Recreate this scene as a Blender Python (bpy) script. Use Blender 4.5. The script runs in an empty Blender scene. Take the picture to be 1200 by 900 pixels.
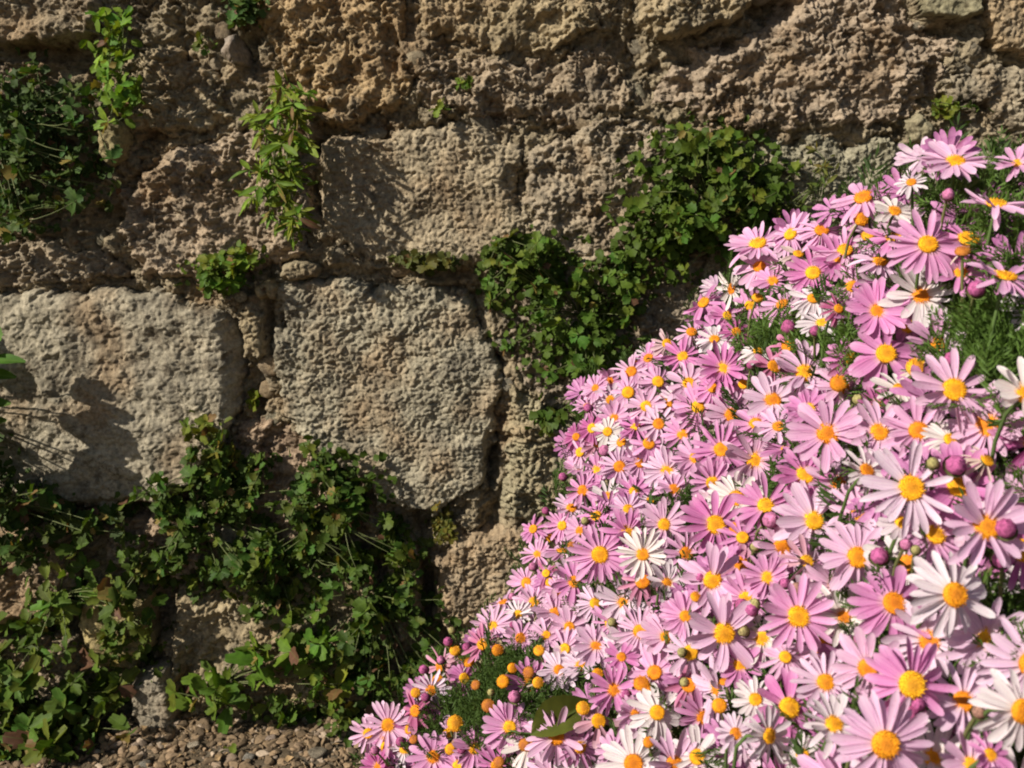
import bpy, math, random
import numpy as np
from mathutils import Vector, Matrix

random.seed(7)
rng = np.random.default_rng(11)
S = bpy.context.scene
COL = S.collection
R = math.radians

# ------------------------------------------------------------------ camera, sky, sun
CAM = Vector((0.0, 0.0, 1.2))
PITCH = R(10.0)
FPX = 1287.0                      # focal length in pixels of the 1200 px wide photograph
WY = 2.3                          # the wall's face
RIGHT = Vector((1, 0, 0))
FWD = Vector((0, math.cos(PITCH), -math.sin(PITCH)))
UP = Vector((0, math.sin(PITCH), math.cos(PITCH)))
cam_data = bpy.data.cameras.new('camera')
cam = bpy.data.objects.new('camera', cam_data)
COL.objects.link(cam)
cam.location = CAM
cam.rotation_euler = (R(90) - PITCH, 0, 0)
cam_data.sensor_width = 36.0
cam_data.lens = 36.0 * FPX / 1200.0
cam_data.clip_start = 0.02
cam_data.clip_end = 1000
cam_data.dof.use_dof = True
cam_data.dof.focus_distance = 1.35
cam_data.dof.aperture_fstop = 16.0
S.camera = cam

SUN = Vector((-1.4, -1.0, 1.15)).normalized()       # towards the sun
w = bpy.data.worlds.new('World'); S.world = w; w.use_nodes = True
nt = w.node_tree
bg = nt.nodes['Background']
sky = nt.nodes.new('ShaderNodeTexSky'); sky.sky_type = 'NISHITA'; sky.sun_disc = False
sky.sun_elevation = math.asin(SUN.z)
sky.sun_rotation = math.atan2(SUN.x, SUN.y)
nt.links.new(sky.outputs[0], bg.inputs[0])
bg.inputs[1].default_value = 0.05
sd = bpy.data.lights.new('sun', 'SUN'); sd.energy = 5.0; sd.angle = R(0.55); sd.color = (1.0, 0.93, 0.82)
so = bpy.data.objects.new('sun', sd); COL.objects.link(so)
so.rotation_euler = (-SUN).to_track_quat('-Z', 'Y').to_euler()
S.view_settings.view_transform = 'Standard'
S.view_settings.look = 'None'
S.view_settings.exposure = 0.28
S.view_settings.gamma = 1.0
S.render.engine = 'CYCLES'
S.cycles.filter_width = 1.9
S.cycles.max_bounces = 6

# ------------------------------------------------------------------ helpers
def ray(u, v):
    return RIGHT * ((u - 600) / FPX) + UP * ((450 - v) / FPX) + FWD
def P(u, v, d):
    return CAM + ray(u, v) * d
def wallpt(u, v, p=0.0):
    r = ray(u, v)
    return CAM + r * ((WY - p) / r.y)

def empty(name, loc, label=None, cat=None, group=None):
    o = bpy.data.objects.new(name, None); COL.objects.link(o)
    o.location = loc; o.empty_display_size = 0.02
    if label: o['label'] = label
    if cat: o['category'] = cat
    if group: o['group'] = group
    return o

def mesh_np(name, V, F, mat=None, smooth=True):
    """V (n,3) float, F (m,4) or (m,3) int (numpy)"""
    V = np.asarray(V, dtype=np.float32); F = np.asarray(F, dtype=np.int32)
    me = bpy.data.meshes.new(name)
    n, m, k = len(V), len(F), F.shape[1]
    me.vertices.add(n); me.vertices.foreach_set('co', V.ravel())
    me.loops.add(m * k); me.loops.foreach_set('vertex_index', F.ravel())
    me.polygons.add(m)
    me.polygons.foreach_set('loop_start', np.arange(0, m * k, k, dtype=np.int32))
    me.polygons.foreach_set('loop_total', np.full(m, k, dtype=np.int32))
    me.update(calc_edges=True)
    me.polygons.foreach_set('use_smooth', np.full(m, smooth, dtype=bool))
    if mat: me.materials.append(mat)
    return me

def link(name, me, parent=None, M=None, color=None):
    o = bpy.data.objects.new(name, me); COL.objects.link(o)
    if parent: o.parent = parent
    if M is not None: o.matrix_basis = M
    if color is not None: o.color = (color[0], color[1], color[2], 1.0)
    return o

def frame(normal, along):
    """rotation matrix: local +Z -> normal, local +X -> along (made perpendicular)"""
    z = Vector(normal).normalized()
    x = Vector(along); x = x - z * x.dot(z)
    if x.length < 1e-5: x = Vector((1, 0, 0)) if abs(z.x) < .9 else Vector((0, 1, 0)); x = x - z * x.dot(z)
    x.normalize(); y = z.cross(x)
    return Matrix((x, y, z)).transposed().to_4x4()

def TRS(loc, rot4, s):
    if not hasattr(s, '__len__'): s = (s, s, s)
    return Matrix.Translation(loc) @ rot4 @ Matrix.Diagonal((s[0], s[1], s[2], 1))

def tube_np(pts, rads, sides=6):
    """tapered tube through points -> V, F(quads)"""
    pts = [Vector(p) for p in pts]; n = len(pts); V = []
    ref = Vector((0.31, 0.22, 0.9)).normalized()
    for i, p in enumerate(pts):
        t = (pts[min(i + 1, n - 1)] - pts[max(i - 1, 0)]).normalized()
        a = t.cross(ref)
        if a.length < 1e-3: a = t.cross(Vector((1, 0, 0)))
        a.normalize(); b = t.cross(a)
        for k in range(sides):
            ang = 2 * math.pi * k / sides
            V.append(p + (a * math.cos(ang) + b * math.sin(ang)) * rads[i])
    F = []
    for i in range(n - 1):
        for k in range(sides):
            k2 = (k + 1) % sides
            F.append((i * sides + k, i * sides + k2, (i + 1) * sides + k2, (i + 1) * sides + k))
    return np.array([tuple(v) for v in V]), np.array(F)

class Joined:
    def __init__(s): s.V = []; s.F = []; s.n = 0
    def add(s, V, F):
        s.V.append(np.asarray(V)); s.F.append(np.asarray(F) + s.n); s.n += len(V)
    def mesh(s, name, mat, off=(0, 0, 0), smooth=True):
        return mesh_np(name, np.concatenate(s.V) - np.array(off), np.concatenate(s.F), mat, smooth)

def xf(M, V):
    A = np.array(M)
    return V @ A[:3, :3].T + A[:3, 3]

def bez(a, b, c, n):
    return [a * (1 - t) ** 2 + b * 2 * t * (1 - t) + c * t * t for t in [i / (n - 1) for i in range(n)]]

# ------------------------------------------------------------------ numpy noise
def _hash(ix, iy, seed):
    h = (ix.astype(np.int64) * 374761393 + iy.astype(np.int64) * 668265263 + seed * 974711) & 0xffffffff
    h = ((h ^ (h >> 13)) * 1274126177) & 0xffffffff
    h = ((h ^ (h >> 16)) * 2246822519) & 0xffffffff
    return ((h ^ (h >> 15)) & 0xffffff).astype(np.float64) / 0xffffff

def perlin(x, y, seed=0):
    ix = np.floor(x); iy = np.floor(y); fx = x - ix; fy = y - iy
    ux = fx * fx * fx * (fx * (fx * 6 - 15) + 10); uy = fy * fy * fy * (fy * (fy * 6 - 15) + 10)
    def g(dx, dy):
        a = _hash(ix + dx, iy + dy, seed) * 2 * np.pi
        return np.cos(a) * (fx - dx) + np.sin(a) * (fy - dy)
    return ((g(0, 0) * (1 - ux) + g(1, 0) * ux) * (1 - uy) + (g(0, 1) * (1 - ux) + g(1, 1) * ux) * uy) * 1.5

def fbm(x, y, lam, n=4, gain=0.55, seed=0):
    o = np.zeros_like(x); a = 1.0
    for i in range(n):
        o += a * perlin(x / lam + 17.3 * i, y / lam - 9.1 * i, seed + i); lam *= 0.5; a *= gain
    return o

def worley(x, y, lam, seed=0):
    x = x / lam; y = y / lam; ix = np.floor(x); iy = np.floor(y)
    f1 = np.full_like(x, 9.0); f2 = np.full_like(x, 9.0)
    for dx in (-1, 0, 1):
        for dy in (-1, 0, 1):
            cx = ix + dx; cy = iy + dy
            px = cx + 0.1 + 0.8 * _hash(cx, cy, seed + 5); py = cy + 0.1 + 0.8 * _hash(cx, cy, seed + 77)
            d = np.hypot(px - x, py - y)
            f2 = np.minimum(f2, np.maximum(f1, d)); f1 = np.minimum(f1, d)
    return f1, f2

def sstep(a, b, x):
    t = np.clip((x - a) / (b - a), 0, 1); return t * t * (3 - 2 * t)

# ------------------------------------------------------------------ materials
def new_mat(name):
    m = bpy.data.materials.new(name); m.use_nodes = True
    t = m.node_tree; b = t.nodes['Principled BSDF']
    return m, t, b
def node(t, kind, **kw):
    n = t.nodes.new(kind)
    for k, v in kw.items():
        if k.startswith('i_'): n.inputs[k[2:].replace('_', ' ')].default_value = v
        else: setattr(n, k, v)
    return n
def noise_node(t, vec, scale, detail=4, rough=0.6):
    n = node(t, 'ShaderNodeTexNoise'); n.inputs['Scale'].default_value = scale
    n.inputs['Detail'].default_value = detail; n.inputs['Roughness'].default_value = rough
    t.links.new(vec, n.inputs['Vector']); return n.outputs[0]
def ramp(t, fac, stops):
    n = node(t, 'ShaderNodeValToRGB'); e = n.color_ramp.elements
    while len(e) < len(stops): e.new(0.5)
    for i, (p, c) in enumerate(stops):
        e[i].position = p; e[i].color = (c[0], c[1], c[2], 1) if hasattr(c, '__len__') else (c, c, c, 1)
    t.links.new(fac, n.inputs[0]); return n.outputs[0]
def mixc(t, kind, fac, a, b):
    n = node(t, 'ShaderNodeMix'); n.data_type = 'RGBA'; n.blend_type = kind; n.clamp_factor = True
    for s, v in (('Factor', fac), ('A', a), ('B', b)):
        idx = {'Factor': 0, 'A': 6, 'B': 7}[s]
        if hasattr(v, 'links') or hasattr(v, 'is_output'): t.links.new(v, n.inputs[idx])
        elif s == 'Factor': n.inputs[idx].default_value = v
        else: n.inputs[idx].default_value = (v[0], v[1], v[2], 1) if hasattr(v, '__len__') else (v, v, v, 1)
    return n.outputs[2]

def rock_mat(name, hue_amt=1.0, bump=0.5, cs=1.0):
    m, t, b = new_mat(name)
    tc = node(t, 'ShaderNodeTexCoord').outputs['Object']
    if cs != 1.0:
        mp_ = node(t, 'ShaderNodeMapping'); mp_.inputs['Scale'].default_value = (cs, cs, cs)
        lc_ = node(t, 'ShaderNodeObjectInfo').outputs['Location']
        t.links.new(tc, mp_.inputs[0]); t.links.new(lc_, mp_.inputs['Location']); tc = mp_.outputs[0]
    oi = node(t, 'ShaderNodeObjectInfo').outputs['Color']
    big = noise_node(t, tc, 5.0, 3, 0.6)
    c = mixc(t, 'MIX', ramp(t, big, [(0.50, 0), (0.66, 0.65 * hue_amt)]), oi, (0.34, 0.205, 0.095))
    mid = noise_node(t, tc, 9.0, 4, 0.65)
    c = mixc(t, 'MIX', ramp(t, mid, [(0.52, 0), (0.68, 0.55)]), c, (0.185, 0.158, 0.125))
    n3 = noise_node(t, tc, 22.0, 5, 0.7)
    c = mixc(t, 'MULTIPLY', 1.0, c, ramp(t, n3, [(0.3, 0.62), (0.52, 1.0), (0.75, 1.22)]))
    n4 = noise_node(t, tc, 120.0, 3, 0.7)
    ln_ = noise_node(t, tc, 34.0, 6, 0.8)
    c = mixc(t, 'MIX', ramp(t, ln_, [(0.60, 0), (0.67, 0.6)]), c, (0.50, 0.42, 0.29))
    ld_ = noise_node(t, tc, 14.0, 7, 0.8)
    c = mixc(t, 'MULTIPLY', 1.0, c, ramp(t, ld_, [(0.36, (.45, .42, .40)), (0.46, 1.0)]))
    c = mixc(t, 'MULTIPLY', 1.0, c, ramp(t, n4, [(0.3, 0.6), (0.55, 1.0), (0.75, 1.3)]))
    t.links.new(c, b.inputs['Base Color'])
    b.inputs['Roughness'].default_value = 0.95
    b.inputs['Specular IOR Level'].default_value = 0.15
    hs = node(t, 'ShaderNodeHueSaturation'); hs.inputs['Saturation'].default_value = 0.84; hs.inputs['Value'].default_value = 0.93
    c = mixc(t, 'MULTIPLY', 1.0, c, (0.99, 1.0, 0.92))
    t.links.new(c, hs.inputs['Color']); t.links.new(hs.outputs[0], b.inputs['Base Color'])
    f = noise_node(t, tc, 95.0, 5, 0.75)
    bp = node(t, 'ShaderNodeBump'); bp.inputs['Strength'].default_value = bump; bp.inputs['Distance'].default_value = 0.010
    t.links.new(f, bp.inputs['Height']); t.links.new(bp.outputs[0], b.inputs['Normal'])
    return m

def leaf_mat(name, trans=0.25, rough=0.5, vein=True):
    m, t, b = new_mat(name)
    tc = node(t, 'ShaderNodeTexCoord').outputs['Object']
    oi = node(t, 'ShaderNodeObjectInfo')
    c = oi.outputs['Color']
    n = noise_node(t, tc, 3.0, 3, 0.6)
    c = mixc(t, 'MULTIPLY', 1.0, c, ramp(t, n, [(0.3, 0.75), (0.7, 1.25)]))
    if vein:
        sx = node(t, 'ShaderNodeSeparateXYZ'); t.links.new(tc, sx.inputs[0])
        ab = node(t, 'ShaderNodeMath', operation='ABSOLUTE'); t.links.new(sx.outputs[1], ab.inputs[0])
        c = mixc(t, 'MIX', ramp(t, ab.outputs[0], [(0.0, 0.35), (0.03, 0.0)]), c, (0.14, 0.22, 0.06))
    t.links.new(c, b.inputs['Base Color'])
    b.inputs['Roughness'].default_value = rough
    b.inputs['Specular IOR Level'].default_value = 0.18
    tr = node(t, 'ShaderNodeBsdfTranslucent')
    cc = mixc(t, 'MULTIPLY', 1.0, c, (1.5, 1.5, 0.5)); t.links.new(cc, tr.inputs[0])
    mx = node(t, 'ShaderNodeMixShader'); mx.inputs[0].default_value = trans
    t.links.new(b.outputs[0], mx.inputs[1]); t.links.new(tr.outputs[0], mx.inputs[2])
    t.links.new(mx.outputs[0], t.nodes['Material Output'].inputs[0])
    return m

def petal_mat(joined=False):
    m, t, b = new_mat('petal')
    tc = node(t, 'ShaderNodeTexCoord').outputs['Object']
    oi = node(t, 'ShaderNodeObjectInfo')
    sx = node(t, 'ShaderNodeSeparateXYZ'); t.links.new(tc, sx.inputs[0])
    # streaks that run along the petal
    mp = node(t, 'ShaderNodeMapping'); mp.inputs['Scale'].default_value = (1.2, 26, 1)
    t.links.new(tc, mp.inputs[0])
    st = noise_node(t, mp.outputs[0], 1.0, 2, 0.5)
    if joined: st = noise_node(t, tc, 220.0, 3, 0.6)
    c = mixc(t, 'MULTIPLY', 1.0, oi.outputs['Color'], ramp(t, st, [(0.3, (0.80, 0.66, 0.80)), (0.58, 1.0), (0.8, (1.06, 1.16, 1.08))]))
    bl = noise_node(t, tc, 60.0 if joined else 9.0, 4, 0.7)
    c = mixc(t, 'MULTIPLY', 1.0, c, ramp(t, bl, [(0.30, (.80, .66, .66)), (0.42, 1.0), (.62, 1.0), (.78, (1.08, 1.14, 1.08))]))
    if joined:
        rn = node(t, 'ShaderNodeNewGeometry').outputs['Random Per Island']
        c = mixc(t, 'MULTIPLY', 1.0, c, ramp(t, rn, [(0, (.8, .7, .78)), (1, (1.05, 1.1, 1.05))]))
    else: c = mixc(t, 'MIX', ramp(t, sx.outputs[0], [(0.70, 0.0), (1.0, 0.22)]), c, (0.82, 0.74, 0.80))
    if not joined: c = mixc(t, 'MIX', ramp(t, sx.outputs[0], [(0.22, 0.45), (0.38, 0.0)]), c, (0.86, 0.60, 0.50))
    t.links.new(c, b.inputs['Base Color'])
    b.inputs['Roughness'].default_value = 0.55
    b.inputs['Specular IOR Level'].default_value = 0.25
    tr = node(t, 'ShaderNodeBsdfTranslucent'); t.links.new(c, tr.inputs[0])
    mx = node(t, 'ShaderNodeMixShader'); mx.inputs[0].default_value = 0.3
    t.links.new(b.outputs[0], mx.inputs[1]); t.links.new(tr.outputs[0], mx.inputs[2])
    t.links.new(mx.outputs[0], t.nodes['Material Output'].inputs[0])
    return m

def plain_mat(name, use_obj=True, col=(0.5, 0.5, 0.5), rough=0.7, nscale=40, lo=0.75, hi=1.2):
    m, t, b = new_mat(name)
    tc = node(t, 'ShaderNodeTexCoord').outputs['Object']
    c = node(t, 'ShaderNodeObjectInfo').outputs['Color'] if use_obj else col
    n = noise_node(t, tc, nscale, 3, 0.6)
    c = mixc(t, 'MULTIPLY', 1.0, c, ramp(t, n, [(0.3, lo), (0.7, hi)]))
    t.links.new(c, b.inputs['Base Color'])
    b.inputs['Roughness'].default_value = rough
    b.inputs['Specular IOR Level'].default_value = 0.25
    return m

M_ROCK = rock_mat('weathered_stone', 1.0, 0.6)
M_MORTAR = rock_mat('crumbling_mortar', 1.3, 0.8)
M_SOIL = rock_mat('stony_soil', 1.0, 0.8)
M_LOOSE = rock_mat('loose_stone', 0.6, 1.0, 0.03)
M_LEAF = leaf_mat('leaf', 0.25, 0.6)
M_FEATHER = leaf_mat('feathery_leaf', 0.2, 0.55, vein=False)
M_PETAL = petal_mat(); M_PETALS = petal_mat(True)
def disc_mat():
    m, t, b = new_mat('disc_florets')
    tc = node(t, 'ShaderNodeTexCoord').outputs['Object']
    ln = node(t, 'ShaderNodeVectorMath', operation='LENGTH')
    fl = node(t, 'ShaderNodeVectorMath', operation='MULTIPLY'); fl.inputs[1].default_value = (1, 1, 0)
    t.links.new(tc, fl.inputs[0]); t.links.new(fl.outputs[0], ln.inputs[0])
    c = mixc(t, 'MULTIPLY', 1.0, node(t, 'ShaderNodeObjectInfo').outputs['Color'], ramp(t, ln.outputs['Value'], [(0.0, (.72, .62, 1)), (0.35, (.85, .74, 1)), (0.6, (1.08, 1.05, 1)), (.85, (1.1, 1.12, 1)), (1.0, (.85, .7, .8))]))
    rnd = node(t, 'ShaderNodeNewGeometry').outputs['Random Per Island']
    c = mixc(t, 'MULTIPLY', 1.0, c, ramp(t, rnd, [(0, (.5, .36, .3)), (.25, (.8, .7, .7)), (.6, 1.0), (1, (1.15, 1.2, 1.2))]))
    t.links.new(c, b.inputs['Base Color']); b.inputs['Roughness'].default_value = .85; b.inputs['Specular IOR Level'].default_value = .15
    return m
M_DISC = disc_mat()
M_STEM = plain_mat('green_stem', True, rough=0.6, nscale=60)
M_BUD = plain_mat('bud', True, rough=0.85, nscale=3.5, lo=0.45, hi=1.5)

# ------------------------------------------------------------------ ground
def ground_z(X, Y):
    near = np.exp(-((np.abs(X) / 2.5) ** 4)) * np.exp(-((Y - 1.6) / 1.2) ** 4)
    z = near * (0.012 * fbm(X, Y, 0.35, 3, 0.5, 301) + 0.006 * fbm(X, Y, 0.05, 3, 0.6, 311))
    z += 0.035 * np.exp(-((WY - Y) / 0.16) ** 2)                 # a low bank of crumbs at the wall's foot
    return z
xs = np.concatenate([-np.geomspace(60, 1.6, 26), np.arange(-1.55, 1.3, 0.012), np.geomspace(1.35, 60, 26)])
ys = np.concatenate([-np.geomspace(60, 0.3, 24), np.arange(-0.2, 1.6, 0.05), np.arange(1.6, 2.42, 0.008), np.geomspace(2.5, 60, 20)])
GX, GY = np.meshgrid(xs, ys)
GZ = ground_z(GX, GY)
idx = np.arange(GX.size).reshape(GX.shape)
F = np.stack([idx[:-1, :-1], idx[:-1, 1:], idx[1:, 1:], idx[1:, :-1]], -1).reshape(-1, 4)
g = link('ground', mesh_np('ground', np.stack([GX, GY, GZ], -1).reshape(-1, 3), F, M_SOIL), color=(0.15, 0.105, 0.06))
g['kind'] = 'structure'

# ------------------------------------------------------------------ the wall
def wp(u, v):
    p = wallpt(u, v); return (p.x, p.z)
# outline in photo pixels, stand-out (m), edge softness (m), roughness, colour, kind of texture
STONES = [
    # big smooth left block
    ([(-250, 356), (60, 345), (180, 340), (268, 368), (288, 392), (284, 470), (268, 508), (232, 560), (190, 592), (90, 596), (-250, 600)], 0.034, 0.018, 0.38, (0.42, 0.345, 0.265), 'smooth', 0.009),
    # centre block
    ([(330, 332), (370, 322), (480, 335), (545, 345), (572, 380), (588, 430), (585, 520), (562, 572), (520, 592), (498, 603), (460, 590), (428, 562), (362, 520), (330, 480), (322, 400)], 0.027, 0.022, 0.45, (0.42, 0.335, 0.235), 'grain', 0.011),
    # upper centre block
    ([(368, 172), (420, 152), (475, 156), (520, 146), (575, 150), (618, 176), (600, 215), (614, 262), (592, 305), (540, 313), (470, 312), (412, 303), (380, 280), (368, 220)], 0.021, 0.026, 0.40, (0.41, 0.32, 0.205), 'grain', 0.012),
    ([(140, 222), (200, 178), (285, 150), (352, 170), (362, 296), (300, 322), (212, 334), (172, 318), (142, 280)], 0.030, 0.03, 0.8, (0.40, 0.31, 0.20), 'rough', 0.012),
    ([(-60, 290), (60, 283), (128, 300), (150, 328), (60, 336), (-60, 342)], 0.022, 0.02, 0.9, (0.38, 0.30, 0.20), 'rough', 0.01),
    ([(-250, -40), (110, -40), (124, 20), (108, 48), (60, 58), (-10, 52), (-250, 60)], 0.045, 0.018, 0.7, (0.37, 0.29, 0.18), 'rough', 0.01),
    ([(-250, 78), (40, 75), (60, 160), (40, 262), (-250, 275)], 0.0, 0.03, 0.9, (0.33, 0.26, 0.17), 'rough', 0.012),
    ([(150, 62), (205, 55), (262, 95), (268, 140), (205, 160), (152, 150), (138, 100)], 0.022, 0.02, 1.0, (0.39, 0.30, 0.19), 'rough', 0.012),
    ([(300, -60), (470, -60), (478, 60), (470, 128), (372, 145), (345, 120), (318, 60), (300, 20)], 0.030, 0.025, 0.95, (0.45, 0.295, 0.135), 'rough', 0.012),
    ([(484, -60), (692, -60), (700, 38), (640, 62), (560, 52), (492, 32)], 0.024, 0.025, 0.9, (0.41, 0.29, 0.155), 'rough', 0.01),
    ([(745, -60), (888, -60), (880, 8), (850, 26), (800, 50), (765, 50), (745, 28)], 0.055, 0.016, 0.7, (0.40, 0.31, 0.17), 'rough', 0.008),
    ([(925, -60), (1056, -60), (1062, 22), (1100, 38), (1118, 62), (1080, 128), (1000, 150), (850, 152), (762, 112), (800, 66), (900, 32)], 0.018, 0.04, 1.05, (0.40, 0.32, 0.21), 'rough', 0.014),
    ([(1063, -60), (1144, -60), (1144, 16), (1122, 26), (1072, 21)], 0.050, 0.008, 0.3, (0.33, 0.29, 0.17), 'smooth', 0.003),
    ([(1150, -60), (1400, -60), (1400, 60), (1210, 72), (1162, 62), (1148, 20)], 0.034, 0.02, 0.6, (0.45, 0.32, 0.16), 'grain', 0.008),
    ([(1095, 85), (1160, 75), (1240, 88), (1400, 80), (1400, 160), (1200, 165), (1150, 128), (1100, 120)], 0.020, 0.02, 0.9, (0.37, 0.28, 0.19), 'rough', 0.01),
    ([(618, 205), (642, 158), (740, 142), (800, 158), (812, 300), (640, 332), (618, 300)], 0.018, 0.03, 1.0, (0.40, 0.31, 0.20), 'rough', 0.014),
    ([(500, 66), (560, 62), (640, 74), (700, 60), (742, 100), (735, 132), (640, 146), (560, 136), (500, 128), (484, 96)], 0.014, 0.03, 1.15, (0.38, 0.30, 0.20), 'rough', 0.014),
    ([(830, 165), (1000, 165), (1140, 175), (1400, 175), (1400, 420), (830, 420)], 0.006, 0.04, 0.85, (0.37, 0.30, 0.21), 'grain', 0.014),
    ([(596, 442), (640, 478), (690, 500), (690, 600), (622, 613), (578, 596), (592, 540)], 0.020, 0.03, 0.85, (0.39, 0.30, 0.18), 'rough', 0.01),
    ([(508, 648), (560, 620), (640, 612), (720, 622), (720, 780), (560, 780), (516, 724)], 0.036, 0.028, 0.7, (0.43, 0.32, 0.19), 'grain', 0.008),
    ([(600, 340), (680, 340), (820, 330), (830, 480), (700, 490), (640, 470), (604, 430), (596, 380)], 0.0, 0.03, 0.9, (0.36, 0.28, 0.18), 'rough', 0.012),
    ([(725, 505), (1000, 500), (1000, 900), (735, 900)], 0.02, 0.03, 0.7, (0.38, 0.30, 0.19), 'grain', 0.01),
    ([(1010, 440), (1400, 440), (1400, 900), (1010, 900)], 0.02, 0.03, 0.7, (0.38, 0.30, 0.19), 'grain', 0.01),
    ([(452, 622), (478, 618), (491, 660), (494, 740), (470, 748), (455, 700)], 0.024, 0.012, 0.8, (0.42, 0.31, 0.19), 'rough', 0.006),
    ([(285, 366), (296, 360), (312, 366), (313, 415), (303, 424), (288, 418)], 0.024, 0.010, 0.5, (0.37, 0.27, 0.16), 'grain', 0.003),
    ([(262, 44), (276, 40), (292, 62), (294, 80), (276, 78), (262, 64)], 0.045, 0.018, 0.35, (0.36, 0.30, 0.23), 'smooth', 0.003),
    ([(122, 140), (138, 132), (154, 150), (152, 186), (136, 196), (118, 180)], 0.050, 0.018, 0.3, (0.38, 0.30, 0.13), 'smooth', 0.003),
    ([(1056, 140), (1074, 134), (1091, 148), (1086, 166), (1064, 167)], 0.034, 0.014, 0.4, (0.36, 0.32, 0.18), 'smooth', 0.003),
    ([(332, 310), (350, 304), (378, 312), (374, 324), (345, 330), (332, 324)], 0.046, 0.012, 0.5, (0.35, 0.28, 0.17), 'grain', 0.003),
    ([(304, 334), (320, 326), (334, 334), (326, 350), (306, 350)], 0.040, 0.010, 0.5, (0.44, 0.30, 0.15), 'grain', 0.003),
    ([(104, 692), (140, 680), (176, 698), (184, 748), (162, 782), (120, 776), (100, 740)], 0.055, 0.03, 0.35, (0.40, 0.27, 0.11), 'smooth', 0.004),
    ([(160, 790), (200, 770), (214, 800), (212, 842), (176, 852), (156, 826)], 0.060, 0.02, 0.4, (0.34, 0.27, 0.20), 'smooth', 0.004),
    ([(208, 694), (296, 648), (438, 652), (452, 720), (432, 800), (330, 836), (234, 832), (204, 770)], 0.022, 0.035, 1.0, (0.41, 0.30, 0.165), 'rough', 0.014),
    ([(-40, 622), (80, 610), (102, 676), (60, 730), (-40, 724)], 0.034, 0.03, 0.9, (0.40, 0.295, 0.165), 'rough', 0.012),
    ([(120, 612), (190, 604), (258, 620), (240, 662), (196, 682), (128, 668)], 0.030, 0.03, 0.9, (0.42, 0.30, 0.20), 'rough', 0.012),
    ([(-250, 745), (60, 740), (92, 790), (80, 845), (-250, 850)], 0.030, 0.03, 0.9, (0.38, 0.28, 0.18), 'rough', 0.012),
    ([(286, 500), (318, 492), (420, 560), (445, 610), (300, 640), (268, 580)], 0.002, 0.03, 0.9, (0.38, 0.27, 0.17), 'rough', 0.012),
]
DX = 0.0026
gx = np.concatenate([-(1.76 + np.cumsum(np.geomspace(0.005, 0.09, 45)))[::-1], np.arange(-1.76, -1.16, 0.0042), np.arange(-1.16, 1.14, DX), np.arange(1.14, 1.60, 0.0045), 1.60 + np.cumsum(np.geomspace(0.005, 0.09, 45))])
gz = np.concatenate([[-0.30, -0.15, -0.08], np.arange(-0.05, 1.63, DX), 1.63 + np.cumsum(np.geomspace(0.004, 0.09, 38))])
gz = gz[gz < 2.75]
WX, WZ = np.meshgrid(gx, gz)
# generic coursed blocks outside the photographed part
def px_box(x0, z0, x1, z1):
    return ('w', [(x0, z0), (x1, z0), (x1, z1), (x0, z1)])
extra = []
zc = 0.02; ci = 0
while zc < 2.5:
    hgt = random.uniform(0.28, 0.4)
    for side in (-1, 1):
        x = 1.30 if side > 0 else -1.62
        lim = 3.0
        while abs(x) < lim:
            wd = random.uniform(0.4, 0.62); x2 = x + side * wd
            extra.append((px_box(min(x, x2) + .012, zc + .01, max(x, x2) - .012, min(zc + hgt, 2.6) - .012), random.uniform(0.015, 0.045), 0.02, 0.6, (0.40, 0.31, 0.20), 'grain', 0.012)); x = x2
    if zc > 1.62:
        x = -1.62
        while x < 1.3:
            wd = random.uniform(0.4, 0.6)
            extra.append((px_box(x + .012, zc + .01, min(x + wd, 1.3) - .012, min(zc + hgt, 2.6) - .012), random.uniform(0.015, 0.045), 0.02, 0.6, (0.40, 0.31, 0.20), 'grain', 0.012)); x += wd
    zc += hgt
ALL = STONES + extra

# shared noise fields
n_lo = fbm(WX, WZ, 0.22, 3, 0.55, 1)
n_a = fbm(WX, WZ, 0.075, 2, 0.6, 21)
n_b = fbm(WX, WZ, 0.026, 2, 0.6, 31)
n_c = perlin(WX / 0.0105, WZ / 0.0095, 41)
n_d = perlin(WX / 0.0066, WZ / 0.0062, 43)
wx1 = WX + 0.012 * perlin(WX / .04, WZ / .04, 51); wz1 = WZ + 0.012 * perlin(WX / .04, WZ / .04, 52)
wf1, wf2 = worley(wx1, wz1, 0.034, 61)
wg1, wg2 = worley(wx1 + 0.003 * n_c, wz1 - 0.003 * n_c, 0.0165, 65)
lump = 1 - sstep(0.0, 0.75, wf1)            # rounded lumps
crev = sstep(0.0, 0.22, wf2 - wf1)          # 0 in the crevices between them
glump = 1 - sstep(0.0, 0.8, wg1)
gcrev = sstep(0.0, 0.3, wg2 - wg1)
bigpit = sstep(0.30, 0.62, fbm(WX + 3, WZ, 0.11, 3, 0.6, 71))
smallpit = sstep(0.34, 0.6, fbm(WX, WZ + 9, 0.03, 2, 0.6, 75))
n_e = perlin(WX / 0.0165 + 5 + 0.6 * n_b, WZ / 0.013 + 0.6 * n_a, 47)
patchy = sstep(-0.25, 0.35, fbm(WX + 21, WZ + 4, 0.16, 2, 0.6, 49))          # some areas cleaner, some more eaten away
def turb(lam, n, seed, warp=0.25):
    x = WX + lam * warp * n_b; z = WZ + lam * warp * n_a; o = np.zeros_like(WX); a_ = 1.0; tot = 0
    for i in range(n):
        o += a_ * (np.abs(perlin(x / lam + 7 * i, z / (lam * .85) - 3 * i, seed + i)) * 2.2 - .6); lam *= .5; a_ *= .55
    return o
tool = perlin((WX * 0.8 + WZ * 0.6) / 0.016, (WZ * .8 - WX * .6) / 0.034, 81)
t_a = turb(0.050, 4, 141); t_b = turb(0.0165, 3, 151); t_c = turb(0.011, 2, 161)
grit = 0.0030 * t_c + 0.0013 * n_c + 0.0014 * n_d
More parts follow.
